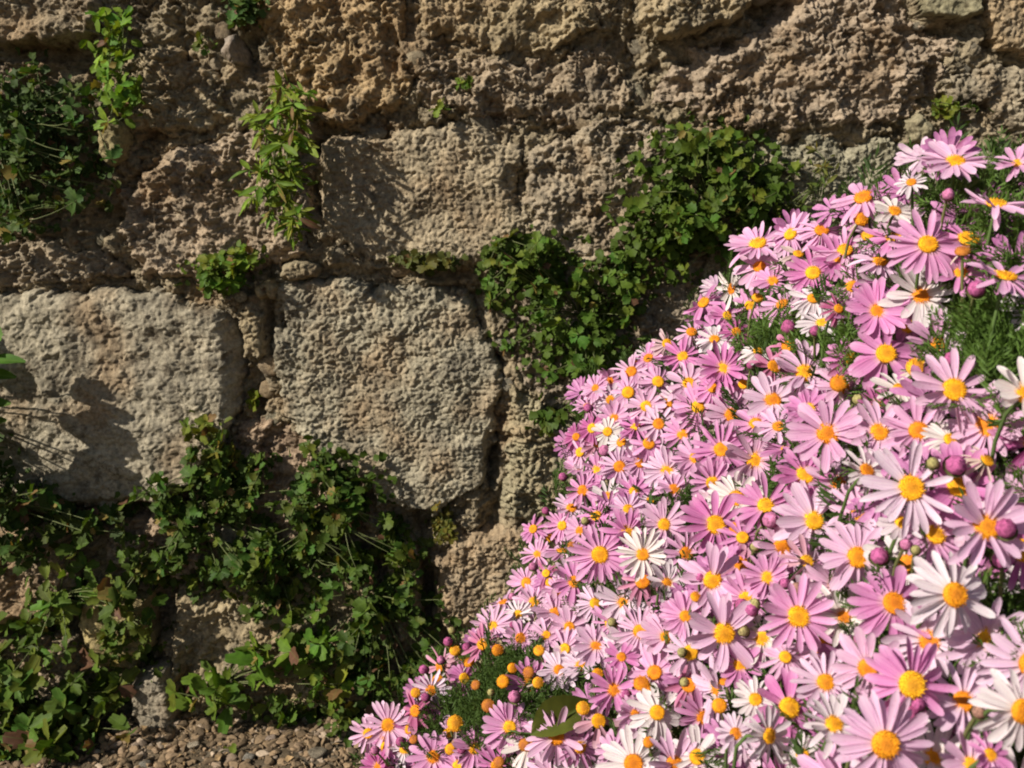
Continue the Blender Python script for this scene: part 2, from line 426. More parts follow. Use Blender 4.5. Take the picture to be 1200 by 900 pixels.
strata = perlin((WX * .96 + WZ * .25) / 0.15 + n_lo, (WZ * .97 - WX * .2) / 0.022, 171)       # faint bedding in the stone
rough_h = 0.012 * n_a + 0.0064 * t_a + 0.0045 * t_b * (0.4 + patchy) + 0.0030 * n_b + grit + 0.003 * strata - 0.009 * bigpit - 0.005 * smallpit * patchy
grain_h = 0.007 * n_a + 0.0045 * t_a * patchy + 0.0038 * t_b + 0.0022 * n_b + grit * 1.15 + 0.0012 * strata - 0.005 * smallpit * patchy
smooth_h = 0.006 * n_a + 0.0036 * n_b + 0.0022 * tool + 0.0020 * t_b + grit * 0.5 + 0.0010 * strata - 0.002 * smallpit * patchy
mortar_h = 0.002 + 0.020 * n_lo + rough_h * 1.15 - 0.012 * sstep(0.25, 0.55, fbm(WX + 7, WZ + 2, 0.06, 3, .6, 91))
# depth of the deep holes and joints the photograph shows (centre px, radii px, depth m)
HOLES = [(575, 600, 16, 26, .06), (497, 612, 14, 16, .07), (500, 690, 7, 55, .06), (575, 540, 9, 34, .06), (300, 455, 16, 40, .045), (318, 385, 5, 50, .05),
         (60, 62, 70, 9, .05), (380, 148, 14, 20, .03), (372, 210, 8, 60, .04), (905, 15, 26, 16, .06), (640, 90, 18, 22, .035), (290, 60, 14, 24, .05),
         (250, 45, 30, 12, .03), (1090, 38, 36, 8, .05), (780, 105, 34, 12, .03), (545, 345, 32, 14, .03), (500, 320, 60, 8, .03), (400, 318, 30, 9, .03),
         (90, 230, 60, 60, .03), (130, 310, 50, 10, .025), (60, 600, 120, 12, .05), (190, 700, 16, 50, .06), (250, 690, 40, 16, .03), (604, 212, 14, 20, .018),
         (1055, 150, 8, 22, .03), (1088, 90, 9, 20, .03), (850, 55, 24, 10, .03), (460, 60, 10, 34, .03), (415, 75, 14, 30, .02), (740, 60, 14, 30, .03), (660, 120, 14, 8, .025),
         (175, 770, 24, 14, .05), (220, 800, 10, 40, .04), (60, 735, 60, 10, .05), (130, 590, 60, 10, .04), (720, 50, 16, 12, .025), (905, 100, 30, 8, .02), (590, 140, 20, 8, .025),
         (330, 520, 26, 20, .03), (500, 150, 30, 5, .01), (170, 240, 10, 34, .02), (880, 130, 14, 8, .02), (990, 120, 10, 8, .02), (1105, 160, 12, 8, .02), (835, 95, 10, 12, .025), (815, 30, 10, 6, .0)]
hole = np.zeros_like(WX)
jit = 0.35 * fbm(WX, WZ, 0.05, 3, 0.6, 95)
for (u, v, ru, rv, d) in HOLES:
    c = wp(u, v); a = ru * 0.0018; b2 = rv * 0.0018
    q = np.sqrt(((WX - c[0]) / a) ** 2 + ((WZ - c[1]) / b2) ** 2) + jit
    hole = np.maximum(hole, d * .68 * (1 - sstep(0.55, 1.25, q)))

H = mortar_h.copy()
LAB = np.zeros(WX.shape, dtype=np.int32)
sdx = 0.012 * fbm(WX, WZ, 0.08, 5, 0.62, 101); sdz = 0.012 * fbm(WX, WZ, 0.08, 5, 0.62, 111)
chip = sstep(-0.3, 0.6, fbm(WX + 3, WZ + 8, 0.07, 4, 0.65, 105)); chipn = sstep(0.1, 0.6, fbm(WX + 9, WZ + 5, 0.05, 4, 0.7, 107))
jmask = 0.10 + 0.85 * sstep(-0.15, 0.35, fbm(WX + 13, WZ + 31, 0.12, 3, 0.6, 97))
for si, (poly, out, ew, rgh, colr, tex, wob) in enumerate(ALL):
    pts = poly[1] if poly[0] == 'w' else [wp(*p) for p in poly]
    pts = np.array(pts)
    lo = pts.min(0) - 0.05; hi = pts.max(0) + 0.05
    i0, i1 = np.searchsorted(gx, [lo[0], hi[0]]); j0, j1 = np.searchsorted(gz, [lo[1], hi[1]])
    sl = (slice(j0, j1), slice(i0, i1))
    X = WX[sl] + sdx[sl] * (wob / 0.008); Z = WZ[sl] + sdz[sl] * (wob / 0.008)
    if X.size == 0: continue
    d2 = np.full(X.shape, 9.0); inside = np.zeros(X.shape, bool)
    for k in range(len(pts)):
        a = pts[k]; b = pts[(k + 1) % len(pts)]
        e = b - a; t_ = np.clip(((X - a[0]) * e[0] + (Z - a[1]) * e[1]) / (e @ e), 0, 1)
        d2 = np.minimum(d2, (X - a[0] - t_ * e[0]) ** 2 + (Z - a[1] - t_ * e[1]) ** 2)
        cond = ((a[1] > Z) != (b[1] > Z)) & (X < (b[0] - a[0]) * (Z - a[1]) / (b[1] - a[1] + 1e-12) + a[0])
        inside ^= cond
    s = np.sqrt(d2) * np.where(inside, 1, -1)
    own = s > 0
    th = {'smooth': smooth_h, 'grain': grain_h, 'rough': rough_h}[tex][sl]
    fall = np.sqrt(np.clip(1 - (1 - np.clip(s / ew, 0, 1)) ** 2, 0, 1))       # rounded shoulder
    sh = out * 1.0 + 0.010 * n_lo[sl] * (0.5 if tex == 'smooth' else 1) + th * (0.55 + 0.75 * rgh if tex != 'smooth' else 1.0)
    joint = (0.009 if si in (0, 1) else 0.004 if si == 2 else 0.008) * np.exp(-(s / 0.0055) ** 2) * (jmask[sl] if tex == 'rough' or si > 3 else 0.5 + 0.5 * jmask[sl])
    ew = ew * (0.22 + 1.5 * chip[sl]) * (1.2 if tex == 'rough' else 0.85)
    s = s - 0.010 * chipn[sl] * (si < 3) - 0.004 * (si < 3)
    base = H[sl]
    hh = np.where(own, base * (1 - fall) + sh * fall, base) - joint
    H[sl] = hh
    LAB[sl] = np.where(own, si + 1, LAB[sl])
H -= hole
# the big left block is worn back on its right side so that the face turns away
e0 = wp(262, 430)[0]; z0, z1 = wp(262, 515)[1], wp(262, 385)[1]
m_ = (LAB == 1)
H -= np.where(m_, sstep(e0 - 0.006, e0 + 0.05, WX + sdx * .6) * 0.05 * sstep(z0 - .03, z0 + .01, WZ), 0)
# sideways jitter for ragged edges
JX = 0.0022 * perlin(WX / 0.017, WZ / 0.017, 121); JZ = 0.0022 * perlin(WX / 0.017, WZ / 0.017, 131)
PX = WX + JX; PZ = WZ + JZ

def wall_h(x, z):
    i = min(max(int(np.searchsorted(gx, x)), 0), len(gx) - 1); j = min(max(int(np.searchsorted(gz, z)), 0), len(gz) - 1)
    return float(H[j, i])
def on_wall(u, v, p=0.0):
    """point p metres in front of the stone surface seen at pixel u, v"""
    q = wallpt(u, v); q = wallpt(u, v, wall_h(q.x, q.z) + p); return q

wall = empty('stone_wall', (0, WY, 0), 'old wall of rough sandstone blocks and crumbling mortar behind the plants', 'wall')
VV = np.stack([PX, -H, PZ], -1).reshape(-1, 3)
nv = LAB.shape[1]
idx = np.arange(LAB.size).reshape(LAB.shape)
Q = np.stack([idx[:-1, :-1], idx[:-1, 1:], idx[1:, 1:], idx[1:, :-1]], -1).reshape(-1, 4)
QL = LAB[:-1, :-1].ravel()
def patch(lab, name, mat, color, depth, label=None):
    f = Q[QL == lab]
    if len(f) < 30: return None
    used, inv = np.unique(f, return_inverse=True); inv = inv.reshape(f.shape)
    V = VV[used]; n = len(V)
    # rim: boundary edges run back into the wall, so each stone has its thickness
    ed = np.concatenate([inv[:, [0, 1]], inv[:, [1, 2]], inv[:, [2, 3]], inv[:, [3, 0]]])
    key = np.sort(ed, 1); kk = key[:, 0].astype(np.int64) * n + key[:, 1]
    _, first, cnt = np.unique(kk, return_index=True, return_counts=True)
    be = ed[first[cnt == 1]]
    bv, binv = np.unique(be, return_inverse=True); binv = binv.reshape(be.shape)
    V2 = V[bv].copy(); V2[:, 1] = depth
    sk = np.stack([be[:, 1], be[:, 0], n + binv[:, 0], n + binv[:, 1]], 1)
    me = mesh_np(name, np.concatenate([V, V2]), np.concatenate([inv, sk]), mat)
    o = link(name, me, wall, color=color)
    if label: o['label'] = label
    return o
patch(0, 'mortar', M_MORTAR, (0.37, 0.285, 0.175), 0.14)
SL = {1: 'large smooth sandstone block left of the narrow upright joint', 2: 'large coarse grained block in the middle of the wall', 3: 'squared block above the middle of the wall'}
for si, st in enumerate(ALL):
    patch(si + 1, 'stone', M_ROCK, tuple(c * random.uniform(0.94, 1.06) for c in st[4]), 0.12, SL.get(si + 1))
# core and back of the wall
x0, x1 = float(gx[0]), float(gx[-1]); zt = float(gz[-1])
V = np.array([(x0, .10, -.3), (x1, .10, -.3), (x1, .10, zt), (x0, .10, zt), (x0, .5, -.3), (x1, .5, -.3), (x1, .5, zt), (x0, .5, zt)])
F = np.array([(0, 1, 2, 3), (5, 4, 7, 6), (4, 0, 3, 7), (1, 5, 6, 2), (3, 2, 6, 7), (4, 5, 1, 0)])
link('wall_core', mesh_np('wall_core', V, F, M_MORTAR, False), wall, color=(0.36, 0.28, 0.17))

# loose rubble set into the joints: each its own stone
def ico(sub):
    import bmesh
    bm = bmesh.new(); bmesh.ops.create_icosphere(bm, subdivisions=sub, radius=1.0)
    V = np.array([tuple(v.co) for v in bm.verts]); F = np.array([[v.index for v in f.verts] for f in bm.faces]); bm.free(); return V, F
IV2, IF2 = ico(3); IV1, IF1 = ico(2)
def rock_shape(V, seed, flat=1.0, sharp=False):
    r = random.Random(seed); W = V.copy()
    for _ in range(9):                       # cut by planes: faceted, worn stone
        n = np.array([r.gauss(0, 1) for _ in range(3)]); n /= np.linalg.norm(n); d = r.uniform(0.35, 0.8) if sharp else r.uniform(0.62, 0.9)
        k = W @ n; W -= np.outer(np.maximum(k - d, 0), n) * 0.85
    W += 0.05 * np.stack([perlin(W[:, 1] * 2.3 + seed, W[:, 2] * 2.3, seed), perlin(W[:, 2] * 2.3, W[:, 0] * 2.3 + seed, seed + 3), perlin(W[:, 0] * 2.3, W[:, 1] * 2.3, seed + 5)], 1)
    if len(W) > 300: W *= (1 + .05 * perlin(W[:, 0] * 6 + W[:, 2] * 3, W[:, 1] * 6 - W[:, 2] * 4, seed + 9) + .03 * perlin(W[:, 0] * 13, W[:, 1] * 13 + W[:, 2] * 9, seed + 10))[:, None]
    W[:, 2] *= flat; return W
RUB = [mesh_np('rubble_stone', rock_shape(IV2, s), IF2, M_LOOSE) for s in range(6)]
def rubble(u, v, ru, rv, colr, rot=None, sink=0.6):
    p = on_wall(u, v, 0.0); s = (ru * .0018, rv * .0018)
    dep = min(s) * 0.8
    p.y += dep * sink
    a = rot if rot is not None else random.uniform(-.5, .5)
    M = Matrix.Translation(p - wall.location) @ Matrix.Rotation(a, 4, 'Y') @ Matrix.Rotation(random.choice([0, math.pi]), 4, 'Z') @ Matrix.Diagonal((s[0], dep, s[1], 1))
    link('stone', random.choice(RUB), wall, M, colr)
stone_cols = [(0.38, 0.29, 0.18), (0.34, 0.28, 0.20), (0.42, 0.29, 0.16), (0.36, 0.31, 0.21), (0.30, 0.26, 0.20), (0.44, 0.34, 0.22)]
tries = 0; placed = []
while len(placed) < 150 and tries < 6000:
    tries += 1
    u = random.uniform(-60, 1210); v = random.uniform(-20, 850)
    if v > 480 and u > 560: continue
    if u > 960 and v > 160: continue
    q = wallpt(u, v); i = int(np.searchsorted(gx, q.x)); j = int(np.searchsorted(gz, q.z))
    if LAB[j, i] != 0: continue
    r = random.uniform(5, 13) if random.random() < .8 else random.uniform(12, 19)
    if any((u - a) ** 2 + (v - b) ** 2 < (r + c) ** 2 * .8 for a, b, c in placed): continue
    placed.append((u, v, r)); rubble(u, v, r * random.uniform(.9, 1.3), r * random.uniform(.7, 1.0), random.choice(stone_cols))

# ------------------------------------------------------------------ gravel at the foot of the wall
PEB = [rock_shape(IV1, 40 + s, 0.7, True) for s in range(8)]
gj = Joined()
for i in range(7000):
    x = random.uniform(-1.3, 0.4); y = WY + 0.03 - abs(random.gauss(0, 0.2)) - 0.0
    if y < 1.5: continue
    s = random.choice([.0025, .003, .0035, .004, .005, .006, .009, .013]) * random.uniform(.8, 1.2)
    z = float(ground_z(np.array([x]), np.array([y]))[0])
    M = TRS((x, y, z + s * 0.15), Matrix.Rotation(random.uniform(0, 6.3), 4, 'Z') @ Matrix.Rotation(random.gauss(0, .7), 4, 'X'), (s * random.uniform(1, 1.5), s, s))
    gj.add(xf(M, PEB[i % 8]), IF1)
m_grav, t_, b_ = new_mat('gravel')
tc_ = node(t_, 'ShaderNodeTexCoord').outputs['Object']
vn = node(t_, 'ShaderNodeNewGeometry').outputs['Random Per Island']
cc_ = ramp(t_, vn, [(0.0, (0.09, 0.06, 0.032)), (0.45, (0.19, 0.13, 0.072)), (0.75, (0.29, 0.195, 0.11)), (0.9, (0.24, 0.18, 0.13)), (1.0, (0.44, 0.34, 0.24))])
cc_ = mixc(t_, 'MULTIPLY', 1.0, cc_, ramp(t_, noise_node(t_, tc_, 150, 3, .6), [(.3, .7), (.7, 1.2)]))
t_.links.new(cc_, b_.inputs['Base Color']); b_.inputs['Roughness'].default_value = .9
o = link('gravel', gj.mesh('gravel', m_grav, smooth=False)); o['kind'] = 'stuff'
o['label'] = 'brown crumbs and gravel along the foot of the wall'; o['category'] = 'gravel'
# dry leaf scraps and twigs lying in the gravel
lj = Joined()
for i in range(420):
    x = random.uniform(-1.3, 0.35); y = WY + 0.02 - abs(random.gauss(0, 0.16)); z = float(ground_z(np.array([x]), np.array([y]))[0]) + random.uniform(.003, .009)
    if i % 3:
        sz = random.uniform(.008, .022); w2 = random.uniform(.25, .5)
        V = np.array([(0, 0, 0), (.35, w2, .12), (.4, 0, -.03), (.35, -w2, .1), (1, 0, .2)]); lj.add(xf(TRS((x, y, z), frame(Vector((random.gauss(0, .5), random.gauss(0, .5), 1)), Vector((random.gauss(0, 1), random.gauss(0, 1), 0))), sz), V), np.array([(0, 2, 1, 1), (0, 3, 2, 2), (1, 2, 4, 4), (2, 3, 4, 4)])[:, :3])
litter = link('leaf_litter', lj.mesh('leaf_litter', plain_mat('dry_scraps', False, (0.30, 0.20, 0.10), .9, 60, .5, 1.4), smooth=False)); litter['kind'] = 'stuff'; litter['label'] = 'dry leaf scraps scattered on the gravel at the foot of the wall'; litter['category'] = 'leaf litter'
lj = Joined()
for i in range(110):
    x = random.uniform(-1.3, 0.35); y = WY + 0.02 - abs(random.gauss(0, 0.16)); z = float(ground_z(np.array([x]), np.array([y]))[0]) + .007
    a_ = random.uniform(0, 3.14); L = random.uniform(.015, .06); p0 = Vector((x, y, z)); p2 = p0 + Vector((math.cos(a_) * L, math.sin(a_) * L * .7, random.uniform(0, .012)))
    lj.add(*tube_np(bez(p0, (p0 + p2) * .5 + Vector((0, 0, random.uniform(0, .01))), p2, 4), [.0011, .001, .0009, .0005], 4))
tw = link('twigs', lj.mesh('twigs', plain_mat('dry_twig', False, (0.26, 0.18, 0.10), .9, 90, .6, 1.3))); tw['kind'] = 'stuff'; tw['label'] = 'thin dry twigs lying on the gravel'; tw['category'] = 'twigs'
for (u, v, s, c, lab) in [(292, 886, 17, (0.34, 0.30, 0.26), 'grey rounded pebble in the gravel, bottom edge of the picture'),
                          (372, 884, 22, (0.40, 0.32, 0.23), 'pale flat pebble in the gravel below the creeping plants'),
                          (318, 870, 15, (0.42, 0.30, 0.24), 'pinkish brown pebble between the grey and the pale pebble'),
                          (228, 878, 15, (0.46, 0.37, 0.27), 'beige pebble left of the grey pebble in the gravel'),
                          (410, 868, 13, (0.40, 0.32, 0.18), 'yellowish brown pebble closest to the daisies'),
                          (170, 893, 14, (0.30, 0.27, 0.23), 'small dark grey pebble nearest the nettle like leaves')]:
    r_ = ray(u, v); d_ = (0.02 - CAM.z) / r_.z; p = CAM + r_ * d_
    if p.y > WY - .03: p.y = WY - .03
    p.z = float(ground_z(np.array([p.x]), np.array([p.y]))[0]) + 0.004
    sz = s * .0018 * 0.48
    o = link('pebble', mesh_np('pebble', rock_shape(IV2, 60 + s, .55), IF2, M_LOOSE), None, TRS(p, Matrix.Rotation(random.uniform(-.5, .5), 4, 'Z'), (sz * 1.2, sz, sz)), c)
    o['label'] = lab; o['category'] = 'pebble'; o['group'] = 'larger pebbles in the gravel'

# ------------------------------------------------------------------ leaves of the wall plants
def leaf_shape(kind, seed, nt_=7, ns=4):
    r = random.Random(seed)
    V = []; curl = r.uniform(-.1, .5); fold = r.uniform(.1, .45); tw = r.uniform(-.3, .3)
    for i in range(nt_):
        t = i / (nt_ - 1)
        if kind == 'round': w_ = 0.46 * math.sin(math.pi * min(1, t * .92 + .06)) ** 0.6 * (1 + (.22 if i % 2 else -.20))
        elif kind == 'ovate': w_ = 0.34 * math.sin(math.pi * (t * .93 + .04)) ** 0.75 * (1.25 - .55 * t) * (1 + (.12 if i % 2 else -.08))
        else: w_ = 0.14 * math.sin(math.pi * (t * .95 + .03)) ** 0.8
        if i == nt_ - 1: w_ = 0.03
        for j in range(ns + 1):
            s = j / ns * 2 - 1
            x = t + (0.11 * abs(s) if kind != 'lance' else 0) * (1.1 if i % 2 else -.5); y = s * w_
            z = fold * abs(y) - curl * t * t * .5 + tw * s * w_ * t + r.uniform(-.012, .012)
            V.append((x, y, z))
    F = [(i * (ns + 1) + j, (i + 1) * (ns + 1) + j, (i + 1) * (ns + 1) + j + 1, i * (ns + 1) + j + 1) for i in range(nt_ - 1) for j in range(ns)]
    return np.array(V), np.array(F)
LS = {k: [leaf_shape(k, 100 + s) for s in range(6)] for k in ('round', 'ovate', 'lance')}
LSL = {k: [leaf_shape(k, 100 + s, 5, 2) for s in range(6)] for k in ('round', 'ovate', 'lance')}
LM = {k: [mesh_np('leaf_' + k, V, F, M_LEAF) for V, F in v] for k, v in LS.items()}

def rvec(s=1.0): return Vector((random.gauss(0, s), random.gauss(0, s), random.gauss(0, s)))
def jitc(c, a=.25):
    k = random.uniform(1 - a, 1 + a); h = random.uniform(-.15, .15)
    return (c[0] * k * (1 + h * 1.5), c[1] * k, c[2] * k)

CREEP = []
def wall_plant(name, label, cat, root_uv, blobs, n_leaf, lpx, kind, colr, depth, filler=0, group=None, per=5, droop=0.0, spread=0.7, nstem=14, gaps=0.12, lift=0.0, edge=(-0.35, -1.0, 0.55)):
    """a plant rooted in a joint; blobs = [(u, v, ru, rv)] filled by rosettes of leaves on thin stems"""
    root = on_wall(root_uv[0], root_uv[1], -0.01)
    colr = (colr[0] * 1.26, colr[1] * 1.06, colr[2] * .62)
    depth *= .85
    filler = int(filler * 1.9)
    if kind == 'round': lpx = (lpx[0] * .62, lpx[1] * .76)
    if name == 'bushy_plant': lpx = (lpx[0] * .78, lpx[1] * .80); filler = int(filler * 1.4)
    e = empty(name, root, label, cat, group)
    off = -root
    cents = []
    areas = [b[2] * b[3] for b in blobs]; tot = sum(areas)
    def sample():
        x = random.uniform(0, tot); bi = 0
        while x > areas[bi]: x -= areas[bi]; bi += 1
        b = blobs[bi]
        while True:
            p, q = random.gauss(0, .52), random.gauss(0, .52)
            rr = p * p + q * q
            if rr < 1.7: break
        u = b[0] + p * b[2]; v = b[1] + q * b[3]
        bulge = math.sqrt(max(0, 1 - rr * .6))
        return u, v, bulge, p, q
    cnt = 0; lim = min(n_leaf, 300); rosettes = []
    while cnt < lim:
        u, v, bulge, p, q = sample()
        if gaps and perlin(np.array([u / 38.0]), np.array([v / 38.0]), 200)[0] > 0.55 - gaps: 
            if random.random() < .85: continue
        pr = 0.012 + lift + depth * (.25 + .75 * bulge) * (0.35 + 0.65 * math.sqrt(random.random())) * (1.5 if random.random() < .12 else 1)
        c = on_wall(u, v, pr)
        ax = Vector((edge[0] + p * .5, edge[1], edge[2] - q * .45)) + rvec(.5)
        ax.normalize(); k = random.randint(max(2, per - 2), per + 1)
        a0 = random.uniform(0, 6.28)
        rosettes.append((c, ax))
        fr = frame(ax, rvec())
        base_s = random.uniform(*lpx) * .0018
        tint = jitc(colr, .3)
        for i in range(k):
            if cnt >= lim: break
            ang = a0 + i * 6.283 / k + random.gauss(0, .3); el = random.uniform(.0, .75)
            d = (fr @ Vector((math.cos(ang), math.sin(ang), 0)).to_4d()).to_3d()
            al = (d * math.cos(el) + ax * math.sin(el)) + Vector((0, 0, -droop))
            nrm = ax * math.cos(el) - d * math.sin(el) + rvec(.4)
            s = base_s * random.uniform(.6, 1.15)
            M = Matrix.Translation(off) @ TRS(c + al.normalized() * s * .12 + rvec(.0015), frame(nrm, al), (s, s * random.uniform(.8, 1.15), s))
            link('leaf', random.choice(LM[kind]), e, M, jitc(tint, .15) if random.random() > .07 else random.choice([(0.17, 0.10, 0.04), (0.20, 0.15, 0.04), (0.12, 0.06, 0.035)])); cnt += 1
    # stems from the root to the rosettes
    j = Joined(); mains = []
    for c, ax in random.sample(rosettes, min(len(rosettes), nstem)):
        mid = (root + c) * .5 + Vector((random.gauss(0, .01), -random.uniform(.0, .03), random.uniform(0, .03)))
        pts = bez(root, mid, c, 7); mains.extend(pts); j.add(*tube_np(pts, [.0016 - .0009 * i / 6 for i in range(7)], 5))
    for c, ax in rosettes:       # short twigs that carry each rosette
        q = min(mains, key=lambda m_: (m_ - c).length); j.add(*tube_np(bez(q, (q + c) * .5 + rvec(.006) + Vector((0, 0, -.006)), c, 5), [.0012, .0011, .001, .0008, .0006], 4))
    link('stem', j.mesh('stem', M_STEM, root), e, None, (0.12, 0.14, 0.05))
    # small inner leaves nobody could count
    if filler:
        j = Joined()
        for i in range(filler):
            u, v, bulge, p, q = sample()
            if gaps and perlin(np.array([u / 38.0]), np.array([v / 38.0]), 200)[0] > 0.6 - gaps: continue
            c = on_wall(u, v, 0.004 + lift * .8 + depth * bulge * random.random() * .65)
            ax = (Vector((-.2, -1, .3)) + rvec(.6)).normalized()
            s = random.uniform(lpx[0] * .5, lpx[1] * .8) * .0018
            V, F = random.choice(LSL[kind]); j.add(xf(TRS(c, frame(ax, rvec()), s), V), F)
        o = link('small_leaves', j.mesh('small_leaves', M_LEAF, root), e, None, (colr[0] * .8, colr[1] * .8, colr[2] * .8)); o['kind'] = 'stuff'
    return e

G1 = (0.052, 0.095, 0.026); G2 = (0.075, 0.125, 0.030); G3 = (0.15, 0.23, 0.035); GD = (0.035, 0.07, 0.028)
wall_plant('creeping_plant', 'dark green small-leaved plant tumbling from the wall at the upper left edge', 'plant', (0, 160), [(15, 150, 62, 75), (60, 130, 62, 40), (15, 240, 45, 42), (85, 195, 45, 50)], 300, (11, 19), 'round', (0.040, 0.082, 0.030), .115, 500, per=5, nstem=20)
wall_plant('creeping_plant', 'bright green sprig hanging above the yellowish stone, upper left', 'plant', (150, 20), [(136, 32, 20, 22), (130, 78, 20, 30), (146, 118, 20, 32), (106, 52, 14, 6)], 130, (9, 17), 'ovate', (0.10, 0.19, 0.035), .06, 60, per=4, nstem=10, droop=.5, gaps=0, lift=.045)
wall_plant('creeping_plant', 'small bluish green tuft at the top edge above the rounded stone', 'plant', (290, 2), [(287, 10, 24, 26)], 60, (11, 17), 'round', (0.05, 0.10, 0.04), .05, 40, nstem=6)
wall_plant('creeping_plant', 'tiny green tuft left of the rounded stone near the top', 'plant', (244, 50), [(242, 50, 13, 9)], 12, (9, 14), 'round', (0.06, 0.11, 0.03), .02, 0, nstem=3)
wall_plant('leafy_sprig', 'bright green hanging column of narrow leaves, left of the upper squared block', 'plant', (335, 110), [(338, 120, 22, 26), (326, 165, 30, 34), (332, 215, 32, 38), (342, 258, 20, 26)], 290, (14, 25), 'lance', (0.11, 0.19, 0.035), .055, 90, per=6, droop=.8, nstem=12, gaps=0, lift=.055)
wall_plant('creeping_plant', 'low green tuft on the joint above the narrow upright stone', 'plant', (262, 325), [(240, 322, 26, 22), (284, 305, 26, 18), (262, 330, 30, 14)], 120, (11, 18), 'round', (0.085, 0.15, 0.03), .045, 80, nstem=8)
wall_plant('bushy_plant', 'green bushy plant right of the coarse centre block', 'plant', (680, 370), [(655, 350, 78, 62), (625, 310, 55, 35), (680, 410, 62, 55), (735, 330, 30, 40)], 300, (14, 23), 'round', (0.060, 0.115, 0.025), .10, 560, per=6, nstem=30, gaps=.14)
wall_plant('bushy_plant', 'rounded dark green bushy plant, highest and largest clump behind the daisies', 'plant', (840, 270), [(825, 235, 90, 78), (790, 275, 55, 55), (880, 230, 45, 60), (820, 180, 45, 30)], 300, (15, 25), 'round', (0.060, 0.115, 0.024), .13, 680, per=6, nstem=30, gaps=.14)
wall_plant('creeping_plant', 'little green tuft hanging below the bushy plant beside the daisies', 'plant', (650, 485), [(645, 490, 24, 14), (690, 470, 30, 24)], 50, (12, 19), 'round', (0.055, 0.105, 0.025), .05, 60, nstem=5)
wall_plant('creeping_plant', 'thin dry sprig in front of the pale rough stone above the daisies', 'plant', (968, 215), [(968, 195, 14, 20), (960, 225, 20, 14), (925, 245, 22, 16)], 45, (10, 16), 'lance', (0.08, 0.10, 0.03), .05, 20, nstem=5)
wall_plant('creeping_plant', 'small moss green tuft near the right edge above the topmost pink daisy', 'plant', (1125, 128), [(1125, 130, 30, 12)], 40, (10, 16), 'round', (0.075, 0.12, 0.025), .025, 20, nstem=4)
wall_plant('creeping_plant', 'upper right one of two tiny sprigs on the rough upper wall', 'plant', (537, 98), [(537, 98, 12, 9)], 14, (9, 14), 'round', (0.09, 0.16, 0.03), .02, 0, nstem=3)
wall_plant('creeping_plant', 'lower left one of two tiny sprigs on the rough upper wall', 'plant', (518, 128), [(518, 128, 11, 8)], 12, (8, 13), 'round', (0.09, 0.15, 0.03), .02, 0, nstem=3)
wall_plant('creeping_plant', 'tiny bright green tuft deep in the narrow upright joint', 'plant', (302, 468), [(302, 468, 13, 11)], 16, (9, 15), 'round', (0.12, 0.20, 0.035), .02, 0, nstem=3)
wall_plant('moss_tuft', 'brownish green moss tuft in the hole below the centre block', 'moss', (520, 620), [(520, 615, 16, 22)], 60, (8, 12), 'round', (0.10, 0.105, 0.03), .02, 60, nstem=3)
wall_plant('creeping_plant', 'olive sprig on the lower right corner of the large smooth block', 'plant', (240, 520), [(238, 500, 28, 18), (262, 535, 32, 24)], 70, (11, 18), 'ovate', (0.10, 0.14, 0.035), .055, 40, nstem=8)
wall_plant('ivy_like_plant', 'dense dark green creeping plant under the large smooth block', 'plant', (230, 600), [(215, 590, 68, 42), (290, 575, 70, 55), (250, 650, 80, 40)], 300, (12, 21), 'round', (0.048, 0.095, 0.024), .095, 560, per=4, nstem=30, gaps=.42)
wall_plant('ivy_like_plant', 'dense creeping plant below the lower left corner of the coarse centre block', 'plant', (395, 600), [(390, 585, 58, 60), (420, 640, 48, 55), (350, 640, 55, 40)], 300, (12, 21), 'round', (0.050, 0.10, 0.024), .105, 560, per=4, nstem=30, gaps=.42)
wall_plant('ivy_like_plant', 'trailing dark green plant between the thin upright stone and the daisies', 'plant', (440, 700), [(440, 720, 52, 70), (490, 750, 42, 60), (400, 750, 50, 55), (440, 800, 70, 40)], 300, (12, 21), 'round', (0.045, 0.09, 0.022), .085, 460, per=4, nstem=30, gaps=.42)
wall_plant('broad_leaved_weed', 'bright broad-leaved weed low on the wall above the pale pebble', 'plant', (265, 800), [(250, 805, 44, 26), (300, 775, 40, 30), (350, 750, 50, 38), (380, 800, 36, 26)], 95, (17, 31), 'ovate', (0.080, 0.150, 0.026), .07, 30, per=4, nstem=14, droop=.2)
wall_plant('broad_leaved_weed', 'loose weed with broad leaves over the shaded ochre stone at the left', 'plant', (70, 700), [(70, 690, 60, 50), (40, 740, 50, 40), (160, 700, 44, 26)], 110, (14, 27), 'ovate', (0.065, 0.115, 0.028), .06, 40, per=4, nstem=14)
wall_plant('nettle_like_plant', 'nettle-like plant with toothed leaves in the bottom left corner', 'plant', (60, 860), [(50, 850, 75, 55), (20, 800, 50, 50), (110, 815, 50, 40), (-40, 840, 60, 60)], 230, (15, 33), 'ovate', (0.062, 0.112, 0.027), .10, 130, per=5, nstem=22)
wall_plant('creeping_plant', 'dark green plant on the left edge just below the large smooth block', 'plant', (0, 590), [(10, 590, 70, 34), (-30, 540, 40, 50), (90, 615, 60, 20), (20, 640, 50, 26)], 230, (13, 23), 'round', (0.040, 0.08, 0.024), .11, 200, per=5, nstem=18)

